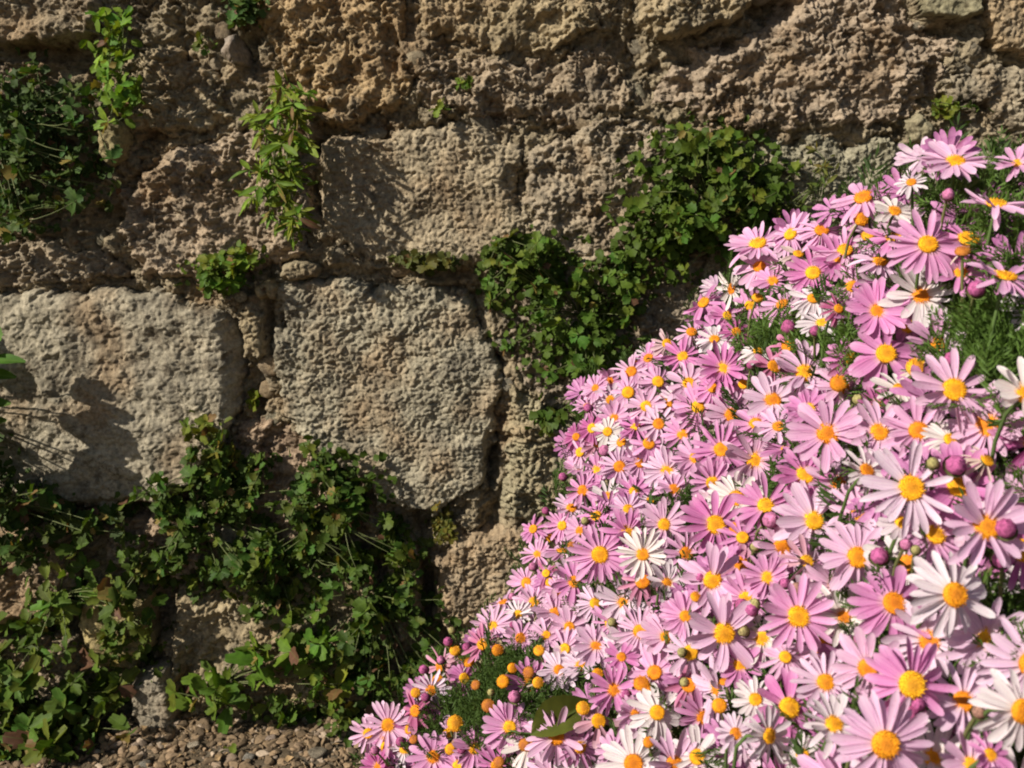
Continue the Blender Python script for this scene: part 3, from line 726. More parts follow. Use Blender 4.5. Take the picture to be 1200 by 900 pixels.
wall_plant('broad_leaved_weed', 'low broad-leaved weed spilling onto the gravel in the bottom left corner', 'plant', (50, 850), [(40, 880, 80, 26), (120, 868, 40, 20), (-30, 870, 50, 30)], 150, (14, 30), 'ovate', (0.062, 0.115, 0.027), .05, 60, per=5, nstem=16, lift=.10)
wall_plant('creeping_plant', 'ragged little weed on the gravel left of the daisies, under the trailing plant', 'plant', (420, 846), [(415, 862, 34, 12), (380, 850, 30, 10)], 60, (9, 17), 'ovate', (0.06, 0.105, 0.027), .03, 20, per=4, nstem=10, lift=.05)
wall_plant('creeping_plant', 'tiny green seedling alone in the gravel near the bottom edge', 'plant', (272, 870), [(272, 884, 9, 6)], 9, (10, 15), 'ovate', (0.08, 0.15, 0.03), .02, 0, per=4, nstem=4, lift=.11)
for k_, (u, v, ru, rv, n_, lab) in enumerate([(200, 670, 70, 30, 90, 'thin creeping stems with tiny leaves over the pale rough stone between the lower plants'), (330, 700, 60, 30, 90, 'loose small-leaved runner crossing the stone above the bright broad-leaved weed'),
        (150, 760, 60, 36, 70, 'small-leaved runner between the ochre stone and the grey stone by the ground'), (470, 660, 26, 50, 60, 'wispy runner hanging beside the thin upright stone'), (360, 835, 80, 18, 70, 'straggling low plant where the wall meets the gravel'), (590, 300, 30, 20, 30, 'few loose sprigs left of the green bushy plant, over the dark joint'),
        (500, 308, 42, 8, 26, 'dry olive fringe of leaves along the joint above the coarse centre block')]):
    wall_plant('creeping_plant', lab, 'plant', (u, v - rv), [(u, v, ru, rv)], n_, (11, 20), 'round', (0.062, 0.105, 0.025) if k_ != 6 else (.06, .07, .025), .03, 60, nstem=16, gaps=.05, per=4)
# large-leaved plant at the left edge: its big leaves throw the shadows on the smooth block
root = on_wall(-90, 470, -.01)
e = empty('large_leaved_plant', root, 'large leaf of a plant reaching in at the left edge over the smooth block', 'plant')
j = Joined()
for (u, v, pr, s, al, nr) in [(-30, 405, .10, .075, (1, -.1, .25), (-.5, -1, .7)), (-62, 430, .12, .11, (1, -.2, -.1), (-.6, -1, .6)), (-75, 500, .13, .12, (1, -.1, .1), (-.7, -.9, .5)),
                              (-40, 520, .09, .10, (.9, 0, -.5), (-.6, -.9, .6)), (-90, 560, .12, .10, (1, 0, -.3), (-.7, -.8, .4)), (-110, 400, .12, .10, (-.4, -.2, 1), (-.5, -1, .3)),
                              (-60, 575, .10, .085, (.7, 0, -.8), (-.8, -.8, .3)), (-130, 480, .11, .1, (-1, -.2, .1), (-.4, -1, .4)), (-50, 470, .12, .10, (1, -.1, -.35), (-.5, -1, .5))]:
    p = on_wall(u, v, pr)
    link('leaf', random.choice(LM['ovate']), e, Matrix.Translation(-root) @ TRS(p, frame(Vector(nr), Vector(al)), (s, s, s)), jitc((0.075, 0.15, 0.03), .15))
    j.add(*tube_np(bez(root, (root + p) * .5 + Vector((0, -.03, .02)), p, 7), [.003, .0028, .0025, .002, .002, .0018, .0015], 6))
for (u, v, pr, s, al, nr) in [(-20, 425, .115, .085, (1, -.1, .1), (-.3, -.5, .9)), (-30, 440, .11, .09, (1, -.1, -.15), (-.3, -.5, .9)), (-35, 500, .11, .10, (1, 0, -.25), (-.4, -.6, .8)), (-25, 515, .10, .09, (.9, 0, -.6), (-.5, -.8, .4)), (-45, 480, .12, .10, (1, 0, .05), (-.4, -.6, .8)), (-30, 540, .10, .085, (.8, 0, -.8), (-.6, -.9, .2))]:
    p = on_wall(u, v, pr)
    link('leaf', random.choice(LM['lance']), e, Matrix.Translation(-root) @ TRS(p, frame(Vector(nr), Vector(al)), (s, s * 1.3, s)), jitc((0.075, 0.14, 0.02), .15))
    j.add(*tube_np(bez(root, (root + p) * .5 + Vector((0, -.03, .02)), p, 6), [.0028, .0025, .002, .002, .0018, .0015], 6))
link('stem', j.mesh('stem', M_STEM, root), e, None, (0.12, 0.16, 0.05))

# ------------------------------------------------------------------ the daisy bush
DC = np.array([(455, 850, 1.30), (440, 900, 1.25), (520, 760, 1.38), (610, 680, 1.48), (640, 620, 1.52), (665, 540, 1.55), (700, 450, 1.56), (760, 415, 1.5), (820, 350, 1.42), (880, 290, 1.22), (1000, 235, 0.98), (1120, 190, 0.86),
               (1190, 190, .84), (1090, 287, .82), (1170, 250, .8), (1178, 325, .74), (1035, 411, .85), (943, 438, 1.0), (848, 430, 1.22), (850, 530, 1.08), (780, 500, 1.3), (750, 560, 1.3), (703, 650, 1.05), (760, 650, 1.0), (830, 600, .98), (970, 510, .80),
               (1118, 457, .72), (1195, 460, .66), (1067, 572, .68), (943, 612, .84), (835, 680, .88), (848, 742, .82), (935, 723, .76), (1047, 707, .68), (1118, 697, .62), (1155, 617, .62), (1068, 802, .61), (1037, 872, .58),
               (1195, 833, .55), (735, 790, .96), (650, 780, 1.14), (652, 863, 1.03), (590, 850, 1.12), (520, 860, 1.22), (770, 840, .90), (900, 862, .72), (800, 893, .82), (980, 290, 1.02), (1050, 350, .88), (660, 700, 1.25), (1300, 180, .85), (1400, 500, .55), (1400, 900, .48), (1000, 1000, .58), (600, 1000, 1.0), (430, 1000, 1.15), (1300, 300, .75)])
def Dp(u, v):
    d = (DC[:, 0] - u) ** 2 + (DC[:, 1] - v) ** 2 + 900
    w_ = d ** -1.7
    return float((w_ * DC[:, 2]).sum() / w_.sum())

bush_root = Vector((0.62, 1.05, 0.0))
bush = empty('daisy_bush', bush_root, 'large mound of pink and white daisies with yellow centres in front of the wall', 'flowering bush')
BOFF = Matrix.Translation(-bush_root)

# petals: local +X from the disc's centre, flower radius 1, base at x = .17
def petal_shape(seed, width=.115, cup=0.0, curlt=0.0):
    r = random.Random(seed); n = 9; V = []
    wv = width * r.uniform(.88, 1.12); notch = r.uniform(.01, .035); bend = curlt + r.uniform(-.10, .10); side = r.uniform(-.05, .05); tw = r.uniform(-.25, .25)
    for i in range(n):
        t = i / (n - 1)
        w_ = wv * (0.42 + 0.58 * math.sin(min(1, t / .62) * math.pi / 2)) * (1 if t < .72 else math.sqrt(max(0.0, 1 - ((t - .72) / .30) ** 2)))
        for k in range(5):
            s = k / 2 - 1
            x = 0.17 + 0.83 * t; y = s * w_ + side * t * t
            if i == n - 1: x -= notch * (1 if k in (0, 2, 4) else 0)
            z = 0.35 * s * s * w_ * (1 - .5 * t) - (0.026 if k in (1, 3) else 0) * math.sin(math.pi * t) - bend * t * t + tw * s * w_ * t
            V.append((x, y, z))
    F = [(i * 5 + k, (i + 1) * 5 + k, (i + 1) * 5 + k + 1, i * 5 + k + 1) for i in range(n - 1) for k in range(4)]
    return np.array(V), np.array(F)
PETS = [petal_shape(s, w_, 0, c_) for s, (w_, c_) in enumerate([(.115, .0), (.105, .08), (.125, .12), (.11, -.08), (.12, .2), (.10, .0), (.13, .05), (.115, .3), (.105, .15), (.12, -.15)])]
PETM = [mesh_np('petal', V, F, M_PETAL) for V, F in PETS]

def disc_shape(seed, dome=.35, n=95):
    r = random.Random(seed); j = Joined()
    # body
    V = []; rings, seg = 7, 20
    for i in range(rings):
        a = i / (rings - 1) * math.pi / 2
        for k in range(seg): V.append((math.sin(a) * math.cos(6.283 * k / seg), math.sin(a) * math.sin(6.283 * k / seg), dome * math.cos(a)))
    F = [(i * seg + k, (i + 1) * seg + k, (i + 1) * seg + (k + 1) % seg, i * seg + (k + 1) % seg) for i in range(rings - 1) for k in range(seg)]
    j.add(V, F)
    # florets, in the spiral they grow in
    for i in range(n):
        rr = math.sqrt((i + .5) / n) * .98; an = i * 2.39996
        x, y = rr * math.cos(an), rr * math.sin(an); z = dome * math.sqrt(max(0, 1 - rr * rr)) 
        h = (.07 + .09 * (rr > .55)) * r.uniform(.4, 1.6); b = .052
        nx, ny, nz = x * .7, y * .7, .8; l = math.sqrt(nx * nx + ny * ny + nz * nz); nx /= l; ny /= l; nz /= l
        t1 = Vector((nx, ny, nz)); a1 = t1.cross(Vector((0.1, 1, 0))).normalized(); b1 = t1.cross(a1); c = Vector((x, y, z))
        V = [tuple(c + (a1 * math.cos(q) + b1 * math.sin(q)) * b - t1 * .02) for q in (0, 1.57, 3.14, 4.71)] + [tuple(c + (a1 * math.cos(q) + b1 * math.sin(q)) * b * .8 + t1 * h) for q in (0, 1.57, 3.14, 4.71)]
        j.add(V, [(0, 1, 5, 4), (1, 2, 6, 5), (2, 3, 7, 6), (3, 0, 4, 7), (4, 5, 6, 7)])
    return np.concatenate(j.V), np.concatenate(j.F)
DISCS = [disc_shape(1, .30), disc_shape(2, .42), disc_shape(3, .55)]
DISCM = [mesh_np('disc', V, F, M_DISC) for V, F in DISCS]
HEAD = disc_shape(4, .72, 120); HEADM = mesh_np('seed_head', HEAD[0], HEAD[1], M_DISC)

# bud: ribbed egg of closed petals in a green cup
def bud_shape():
    V = []; rings, seg = 9, 16
    for i in range(rings):
        a = i / (rings - 1); z = a * 1.9 - .3
        rr = math.sin(math.pi * (a * .92 + .08)) ** .7 * (1 - .12 * a)
        if i == rings - 1: rr = .08
        for k in range(seg): q = rr * .9 * (1 + (.11 if k % 2 else -.09) * a); V.append((q * math.cos(6.283 * k / seg + a * .5), q * math.sin(6.283 * k / seg + a * .5), z))
    F = [(i * seg + k, i * seg + (k + 1) % seg, (i + 1) * seg + (k + 1) % seg, (i + 1) * seg + k) for i in range(rings - 1) for k in range(seg)]
    return np.array(V), np.array(F)
BUDM = mesh_np('bud', *bud_shape(), M_BUD)
def cup_np(r0, depth_, rings=4, seg=12):
    V = []
    for i in range(rings):
        a = i / (rings - 1); rr = r0 * math.sin(a * math.pi / 2 * .98 + .12)
        for k in range(seg): V.append((rr * math.cos(6.283 * k / seg), rr * math.sin(6.283 * k / seg), -depth_ * (1 - a) ** 1.2))
    F = [(i * seg + k, i * seg + (k + 1) % seg, (i + 1) * seg + (k + 1) % seg, (i + 1) * seg + k) for i in range(rings - 1) for k in range(seg)]
    return np.array(V), np.array(F)
CUPV, CUPF = cup_np(.24, .16)

PINKS = [(0.73, 0.30, 0.56), (0.78, 0.38, 0.62), (0.81, 0.46, 0.67), (0.68, 0.24, 0.50), (0.83, 0.53, 0.70)]
def colour(kind):
    if kind == 'P': c = random.choice(PINKS)
    elif kind == 'D': c = (0.55, 0.15, 0.36)
    elif kind == 'L': c = random.choice([(0.84, 0.62, 0.76), (0.85, 0.70, 0.79), (0.81, 0.54, 0.71)])
    else: c = random.choice([(0.84, 0.80, 0.76), (0.82, 0.76, 0.76), (0.86, 0.82, 0.74)])
    k = random.uniform(.93, 1.05); return (c[0] * k, c[1] * k, c[2] * k)
YEL = [(0.82, 0.42, 0.02), (0.78, 0.34, 0.02), (0.84, 0.47, 0.025), (0.74, 0.28, 0.02)]

def cam_dir(tx, ty):
    tz = math.sqrt(max(.02, 1 - tx * tx - ty * ty)); return (RIGHT * tx + UP * ty - FWD * tz).normalized()

def stem_pts(base, n, length):
    down = Vector((0, 0, -1)); to_root = (bush_root + Vector((0, 0, .25)) - base); to_root.normalize()
    end = base - n * length * .35 + (down * .6 + to_root * .5).normalized() * length
    mid = base - n * length * .45
    return bez(base, mid, end, 6)

def flower(u, v, dpx, kind='P', tilt=None, sink=0.0, dense=None, elev=None, age=0):
    d = Dp(u, v) + sink + random.uniform(-.006, .006)
    c = P(u, v, d)
    n = cam_dir(*(tilt if tilt else (random.gauss(-.16, .30), random.gauss(.36, .26))))
    rad = dpx * .5 * d / FPX * 1.04
    ln = random.uniform(.10, .17)
    rot = frame(n, rvec()); M = TRS(c, rot, rad); Mi = M.inverted()
    j = Joined(); V, F = tube_np([Mi @ (q) for q in stem_pts(c - n * rad * .14, n, ln)], [(.0013 + .0003 * i / 5) / rad for i in range(6)], 5)
    j.add(V, F); j.add(CUPV, CUPF)
    fl = link('flower', j.mesh('flower', M_STEM), bush, BOFF @ M, (0.10, 0.16, 0.045))
    if kind in ('W',): fl['label'] = 'daisy flower with white petals'
    elif kind == 'L': fl['label'] = 'daisy flower with pale pink petals'
    ds = random.uniform(.225, .27) * (1.0 if dpx > 50 else 1.05)
    dk = random.choice([0, 0, 1]) if age == 0 else 2
    link('disc', DISCM[dk], fl, Matrix.Translation((0, 0, .02)) @ Matrix.Diagonal((ds, ds, ds, 1)), random.choice(YEL) if not age else (0.62, 0.26, 0.02))
    npet = dense or random.choice([17, 20, 21, 23, 25, 27])
    el = elev if elev is not None else random.choice([.02, .10, .2, .34, -.10, -.28, .12])
    wilt = dpx < 80 and random.random() < .09
    if wilt: el = -.5
    base = colour(kind); a0 = random.uniform(0, 6.283); ph = random.uniform(0, 6.28); miss = random.random() < .25; wf = random.uniform(.78, 1.08); mess = random.choice([.05, .09, .14, .2])
    for i in range(npet):
        if miss and random.random() < .16: continue
        a = a0 + 6.283 * i / npet + random.gauss(0, .045 + mess * .25)
        if wilt and random.random() < .25: continue
        e2 = (random.gauss(0, .35) if wilt else 0) + el + random.gauss(0, mess) + (.05 if i % 2 else -.04) + .08 * math.sin(a + ph)
        s = random.uniform(.80, 1.06)
        pm = Matrix.Translation((0, 0, .004 * (i % 3))) @ Matrix.Rotation(a, 4, 'Z') @ Matrix.Rotation(-e2, 4, 'Y') @ Matrix.Rotation(random.gauss(0, .28), 4, 'X') @ Matrix.Diagonal((s, s * random.uniform(.88, 1.2) * wf * (19 / npet) ** .5, s, 1))
        k = random.uniform(.88, 1.08)
        link('petal', random.choice(PETM), fl, pm, ((base[0] * k, base[1] * k, base[2] * k) if not wilt else (base[0] * k * .85, base[1] * k * .74, base[2] * k * .66)))
    return fl

def bud(u, v, dpx, colr=(0.42, 0.10, 0.25), sink=-.01):
    d = Dp(u, v) + sink; c = P(u, v, d); n = (cam_dir(random.gauss(-.1, .2), random.gauss(.55, .15))); rad = dpx * .5 * d / FPX
    rad *= .88
    M = TRS(c, frame(n, rvec()), rad); Mi = M.inverted(); j = Joined()
    j.add(*tube_np([Mi @ q for q in stem_pts(c - n * rad * .3, n, .11)], [(.0012 + .0003 * i / 5) / rad for i in range(6)], 5))
    V, F = cup_np(.95, .55); V = V * np.array([1, 1, 1]); V[:, 2] += .1; j.add(V, F)
    b = link('bud', j.mesh('bud_cup', M_STEM), bush, BOFF @ M, (0.16, 0.17, 0.06))
    link('closed_petals', BUDM, b, Matrix.Diagonal((.92, .92, .92, 1)), colr)
def spent(u, v, dpx, colr=None, petals=0, sink=-.008):
    d = Dp(u, v) + sink; c = P(u, v, d); n = cam_dir(random.gauss(-.1, .25), random.gauss(.5, .2)); rad = dpx * .37 * d / FPX
    M = TRS(c, frame(n, rvec()), rad); Mi = M.inverted(); j = Joined()
    j.add(*tube_np([Mi @ q for q in stem_pts(c - n * rad * .5, n, .12)], [(.0012 + .0003 * i / 5) / rad for i in range(6)], 5))
    V, F = cup_np(.98, .6); j.add(V, F)
    b = link('spent_flower', j.mesh('spent_cup', M_STEM), bush, BOFF @ M, (0.16, 0.17, 0.06))
    link('seed_head', HEADM, b, Matrix.Identity(4), colr or random.choice([(0.76, 0.34, 0.02), (0.66, 0.26, 0.02), (0.78, 0.40, 0.03), (0.50, 0.20, 0.04)]))
    for i in range(petals):
        a = random.uniform(0, 6.28); pm = Matrix.Rotation(a, 4, 'Z') @ Matrix.Rotation(random.uniform(.3, 1.2), 4, 'Y') @ Matrix.Diagonal((2.1, 1.6, 1.6, 1))
        link('petal', random.choice(PETM), b, pm, random.choice([(0.75, 0.62, 0.5), (0.6, 0.35, 0.45), (0.8, 0.75, 0.65)]))

FL = [  # u, v, diameter px, kind, tilt
    (1080, 347, 92, 'W', (-.1, .35)), (1028, 365, 78, 'P', (-.2, .3)), (1038, 415, 92, 'P', (-.1, .35)), (943, 438, 84, 'L', (-.05, .5)), (1118, 457, 104, 'P', (-.05, .35)), (1200, 462, 98, 'W', (.1, .4)),
    (970, 508, 98, 'P', (-.1, .3)), (905, 470, 74, 'L', (-.1, .45)), (912, 500, 56, 'L', (-.3, .6)), (845, 527, 74, 'P', (-.2, .3)), (885, 540, 88, 'P', (-.1, .2)), (818, 477, 62, 'P', (-.2, .3)), (848, 432, 66, 'P', (-.2, .4)),
    (837, 398, 50, 'W', (-.2, .7)), (888, 412, 46, 'W', (0, .7)), (953, 350, 56, 'W', (-.1, .65)), (917, 357, 56, 'P', (-.5, .7)), (890, 313, 62, 'P', (-.3, .5)), (825, 355, 58, 'P', (-.6, .55)), (983, 305, 76, 'P', (-.2, .55)),
    (982, 362, 44, 'D', (.2, .3)), (943, 557, 80, 'P', (0, .4)), (1067, 572, 112, 'L', (-.05, .25)), (1015, 552, 66, 'W', (.3, .5)), (897, 593, 78, 'P', (-.1, .4)), (1113, 516, 64, 'W', (.2, .5)), (1155, 540, 62, 'W', (.5, .6)),
    (1155, 617, 118, 'L', (-.1, .2)), (1055, 457, 70, 'W', (.1, .75)), (947, 480, 64, 'P', (-.2, .6)), (1030, 507, 84, 'P', (-.1, .45)), (1027, 475, 50, 'D', (-.1, .6)),
    (1119, 190, 86, 'P', (-.15, .72)), (1192, 192, 50, 'P', (-.2, .6)), (1012, 232, 82, 'P', (-.4, .66)), (1068, 214, 42, 'W', (-.3, .6)), (1048, 248, 60, 'W', (.1, .6)), (1087, 287, 96, 'P', (-.1, .35)), (1167, 241, 88, 'P', (.05, .88)),
    (888, 287, 76, 'P', (-.3, .78)), (990, 294, 74, 'P', (-.2, .6)), (935, 298, 44, 'W', (.1, .7)), (1178, 325, 96, 'P', (.1, .9)),
    (838, 615, 84, 'P', (-.05, .3)), (835, 680, 84, 'L', (-.15, .2)), (848, 742, 94, 'L', (-.05, .12)), (935, 723, 96, 'P', (-.1, .2)), (953, 610, 92, 'L', (0, .4)), (1005, 653, 94, 'L', (-.05, .25)), (945, 658, 64, 'P', (.2, .5)), (900, 677, 64, 'P', (-.3, .3)),
    (1047, 707, 104, 'P', (.05, .35)), (1118, 697, 112, 'W', (.12, .2)), (1017, 783, 90, 'P', (-.35, .1)), (1068, 802, 114, 'P', (.02, .15)), (967, 800, 80, 'L', (-.1, .3)), (1037, 872, 118, 'L', (-.05, .15)), (1197, 833, 108, 'W', (.2, .1)),
    (977, 850, 80, 'W', (.1, .7)), (900, 862, 72, 'W', (.62, .1)), (867, 780, 64, 'P', (.1, .5)), (807, 803, 66, 'P', (-.2, .3)), (803, 722, 56, 'P', (-.1, .2)), (1137, 896, 88, 'L', (.0, .3)), (817, 887, 76, 'W', (-.2, .3)), (1057, 613, 66, 'W', (.1, .7)),
    (703, 650, 78, 'P', (-.05, .2)), (753, 650, 64, 'W', (-.05, .4)), (782, 684, 56, 'W', (.3, .4)), (778, 615, 64, 'P', (-.1, .3)), (673, 682, 54, 'P', (-.1, .3)), (617, 683, 46, 'P', (-.4, .4)), (655, 693, 42, 'P', (-.2, .4)), (650, 718, 54, 'P', (-.2, .3)),
    (607, 720, 38, 'W', (-.2, .4)), (667, 735, 54, 'P', (0, .3)), (697, 707, 48, 'L', (.1, .4)), (698, 757, 58, 'L', (-.1, .3)), (750, 740, 66, 'P', (-.3, .2)), (797, 720, 50, 'P', (0, .3)), (780, 747, 62, 'P', (.1, .4)), (578, 734, 52, 'P', (-.3, .6)), (566, 755, 52, 'P', (-.3, .5)),
    (655, 785, 50, 'L', (0, .3)), (720, 808, 66, 'P', (-.05, .2)), (743, 837, 50, 'P', (.1, .3)), (770, 835, 70, 'W', (-.1, .25)), (597, 852, 64, 'P', (-.1, .2)), (652, 863, 80, 'P', (-.05, .2)), (679, 875, 56, 'P', (.4, .3)), (455, 850, 62, 'P', (-.05, .15)),
    (487, 833, 54, 'P', (-.5, .3)), (508, 887, 64, 'P', (-.05, .2)), (742, 895, 86, 'W', (0, .3)), (790, 895, 80, 'L', (.1, .3)),
    (698, 455, 38, 'P', (-.5, .3)), (736, 460, 54, 'P', (-.3, .3)), (757, 476, 48, 'P', (-.2, .3)), (772, 497, 54, 'L', (-.1, .4)), (807, 450, 58, 'P', (-.2, .4)), (712, 506, 40, 'W', (-.3, .3)), (726, 547, 54, 'L', (-.1, .3)), (683, 575, 50, 'P', (-.2, .3)),
    (782, 551, 60, 'L', (-.3, .2)), (743, 576, 44, 'P', (-.1, .4)), (736, 597, 46, 'L', (0, .5)), (659, 616, 44, 'P', (-.4, .3)), (694, 502, 44, 'D', (-.5, .3)), (740, 436, 50, 'P', (-.4, .4)), (800, 418, 52, 'P', (-.3, .5)), (790, 574, 50, 'P', (.1, .5)),
    (630, 650, 42, 'P', (-.4, .4)), (640, 672, 40, 'P', (-.3, .5)), (760, 520, 48, 'P', (0, .4)), (800, 510, 52, 'P', (-.2, .4)), (870, 630, 60, 'P', (-.2, .4)), (720, 490, 44, 'P', (-.3, .4)), (760, 420, 46, 'P', (-.4, .6)), (835, 455, 50, 'P', (-.1, .5)),
    (680, 530, 40, 'P', (-.6, .3)), (700, 550, 42, 'P', (-.3, .4)), (920, 770, 60, 'P', (0, .5)), (885, 820, 56, 'W', (-.1, .5)), (720, 880, 50, 'P', (-.1, .3)), (625, 620, 38, 'P', (-.5, .4)), (905, 330, 50, 'P', (-.3, .6)),
    (1160, 885, 60, 'P', (.2, .5)), (640, 745, 44, 'P', (-.1, .5)), (728, 770, 44, 'P', (0, .5)), (862, 860, 50, 'L', (.1, .5)), (940, 885, 60, 'W', (.1, .4)),
]
for f in FL: flower(*f)
for (u, v, d, pt) in [(983, 450, 28, 2), (1073, 433, 34, 3), (1128, 296, 24, 3), (1018, 277, 22, 0), (1008, 258, 24, 2), (887, 350, 18, 0), (843, 827, 24, 1), (752, 802, 26, 3), (683, 830, 22, 2), (583, 762, 19, 1), (533, 763, 17, 1), (550, 777, 18, 1), (590, 799, 21, 0), (620, 788, 19, 0),
                      (632, 763, 18, 0), (572, 827, 21, 0), (513, 797, 18, 1), (558, 803, 16, 2), (600, 783, 16, 0), (528, 878, 18, 0), (485, 867, 14, 0), (615, 873, 20, 0), (585, 893, 18, 0), (487, 812, 16, 1), (630, 800, 18, 1), (533, 848, 26, 4), (645, 683, 16, 1), (815, 700, 18, 1), (760, 870, 18, 2), (700, 790, 18, 2), (850, 800, 18, 1), (670, 640, 14, 1)]:
    spent(u, v, d, None, pt)
for (u, v, d) in [(1118, 547, 34), (1030, 655, 30), (1178, 623, 34), (900, 611, 28), (1143, 341, 28), (525, 753, 16), (517, 775, 14), (497, 785, 16), (548, 760, 15), (603, 818, 21), (542, 880, 16), (500, 818, 15), (708, 530, 20), (925, 388, 24), (955, 390, 18), (1110, 232, 20),
                  (880, 430, 18), (1007, 750, 20), (1060, 640, 20), (470, 870, 16), (440, 880, 14), (660, 560, 14), (640, 600, 13), (690, 480, 15), (625, 665, 14), (880, 715, 22), (735, 815, 16), (600, 700, 13)]:
    bud(u, v, d, random.choice([(0.42, 0.10, 0.25), (0.36, 0.08, 0.20), (0.48, 0.16, 0.30)]))
for (u, v, d) in [(884, 642, 16), (883, 710, 20), (1073, 645, 16), (718, 730, 14), (1003, 470, 18), (1093, 545, 20), (686, 612, 13), (575, 812, 12), (530, 740, 12), (800, 765, 15), (802, 800, 16)]:
    bud(u, v, d, (0.34, 0.30, 0.12))

# the other flowers fill the mound between those
POLY = [(436, 930), (428, 860), (450, 835), (480, 812), (500, 775), (545, 745), (565, 715), (598, 690), (606, 650), (618, 612), (660, 592), (662, 560), (650, 530), (684, 450), (722, 425), (762, 408), (800, 368), (848, 330), (856, 285), (905, 275), (965, 268), (985, 225), (1040, 205), (1085, 178), (1130, 172), (1215, 180), (1215, 930)]
GAPS = [(1160, 392, 62, 42), (1190, 282, 50, 28), (1150, 217, 50, 18), (885, 385, 22, 18), (708, 700, 14, 12), (815, 575, 20, 12), (665, 810, 22, 18), (560, 830, 60, 35), (590, 780, 50, 25), (1195, 545, 16, 20), (1190, 725, 28, 50), (1150, 220, 30, 20), (1010, 330, 12, 14), (1000, 400, 16, 14), (645, 835, 40, 25), (500, 855, 20, 20), (965, 400, 26, 18), (930, 385, 24, 20)]
def inpoly(u, v, poly=POLY):
    c = False
    for i in range(len(poly)):
        (x1, y1), (x2, y2) = poly[i], poly[(i + 1) % len(poly)]
        if (y1 > v) != (y2 > v) and u < (x2 - x1) * (v - y1) / (y2 - y1) + x1: c = not c
    return c
pts = [(f[0], f[1], f[2]) for f in FL]
nfl = len(FL); tries = 0
while nfl < 298 and tries < 30000:
    tries += 1
    u = random.uniform(430, 1215); v = random.uniform(170, 930)
    if not inpoly(u - (14 if v < 800 else 0), v): continue
    if any(((u - a) / c) ** 2 + ((v - b) / d) ** 2 < 1 for a, b, c, d in GAPS): continue
    d = Dp(u, v); size = random.uniform(.046, .060) * FPX / d
    if d > 1.2: size *= .92
    k = .38 if tries < 10000 else .31
    if v < 270: k = .42
    if any((u - a) ** 2 + (v - b) ** 2 < (k * (size + c) * .5 * 1.5) ** 2 for a, b, c in pts): continue
    pts.append((u, v, size)); nfl += 1
    flower(u, v, size, random.choices(['P', 'L', 'W', 'D'], [.59, .21, .15, .05] if v > 290 else [.94, 0, 0, .06])[0], None, random.uniform(.012, .035))
extra_bits = 0
while extra_bits < 24:
    u = random.uniform(440, 1200); v = random.uniform(180, 900)
    if not inpoly(u, v): continue
    extra_bits += 1; d = Dp(u, v)
    if random.random() < .5 or d < .9: bud(u, v, random.uniform(.010, .015) * FPX / d, random.choice([(0.42, 0.10, 0.25), (0.36, 0.08, 0.20), (0.34, 0.28, 0.12), (0.30, 0.16, 0.12)]), sink=random.uniform(-.004, .014))
    else: spent(u, v, random.uniform(.011, .017) * FPX / d, None, random.choice([0, 2, 4]), sink=random.uniform(0, .016))
print('flowers', nfl)

# the broad leaf that pokes out among the daisies
def broad_leaf_shape():
    V = []; n, m = 22, 12
    for i in range(n + 1):
        t = i / n; w_ = .27 * math.sin(math.pi * (t * .96 + .03)) ** .7 * (1.1 - .3 * t) + .006 * math.sin(i * 1.9)
        for k in range(m + 1):
            q = k / m * 2 - 1; y = q * w_
            z = .55 * abs(y) - .30 * t * t + .012 * math.sin(9 * t + 5 * abs(q)) * abs(q) + .05 * q * math.sin(4 * t) - .008 * (abs(math.sin((t * 1.0 - abs(q) * .16) * 26)) ** 6)
            V.append((t + .05 * abs(q), y, z))
    F = [(i * (m + 1) + k, (i + 1) * (m + 1) + k, (i + 1) * (m + 1) + k + 1, i * (m + 1) + k + 1) for i in range(n) for k in range(m)]
    return np.array(V), np.array(F)
p = P(655, 835, 1.02)
o = link('broad_leaf', mesh_np('broad_leaf', *broad_leaf_shape(), M_LEAF), bush, BOFF @ TRS(P(622, 862, 1.03), frame(Vector((-.1, -.7, .75)), (RIGHT * .75 + UP * .6)), (.068, .068, .068)), (0.085, 0.10, 0.016))
o['label'] = 'broad olive green leaf poking out between the daisies'

# feathery foliage under the flowers
def sprig(seed):
    r = random.Random(seed); V = []; F = []
    def blade(a, b, w_):
        a = Vector(a); b = Vector(b); s = (b - a).cross(Vector((r.gauss(0, 1), r.gauss(0, 1), r.gauss(0, 1)))).normalized() * w_
        m = (a + b) * .5 + s * .3; n = len(V)
        V.extend([tuple(a - s * .4), tuple(m + s), tuple(b), tuple(m - s)]); F.append((n, n + 1, n + 2, n + 3))
    for i in range(14):
        t = i / 14; x = t; z = .12 * t * t
        if i: blade((x - .08, 0, z - .01), (x, 0, z), .012)
        for sd_ in (-1, 1):
            L = .34 * math.sin(math.pi * (.2 + .75 * t)) * r.uniform(.7, 1.1); a = (x, 0, z)
            b = (x + L * .75, sd_ * L * .75, z + r.uniform(.0, .14)); blade(a, b, .017)
            if L > .2: 
                m = tuple(a[q] * .45 + b[q] * .55 for q in range(3)); blade(m, (m[0] + L * .5, m[1] + sd_ * L * .05, m[2] + .08), .013); blade(m, (m[0] + L * .1, m[1] + sd_ * L * .4, m[2] + .05), .013)
    blade((.93, 0, .11), (1.12, 0, .15), .018)
    return np.array(V), np.array(F)
SP = [sprig(s) for s in range(6)]
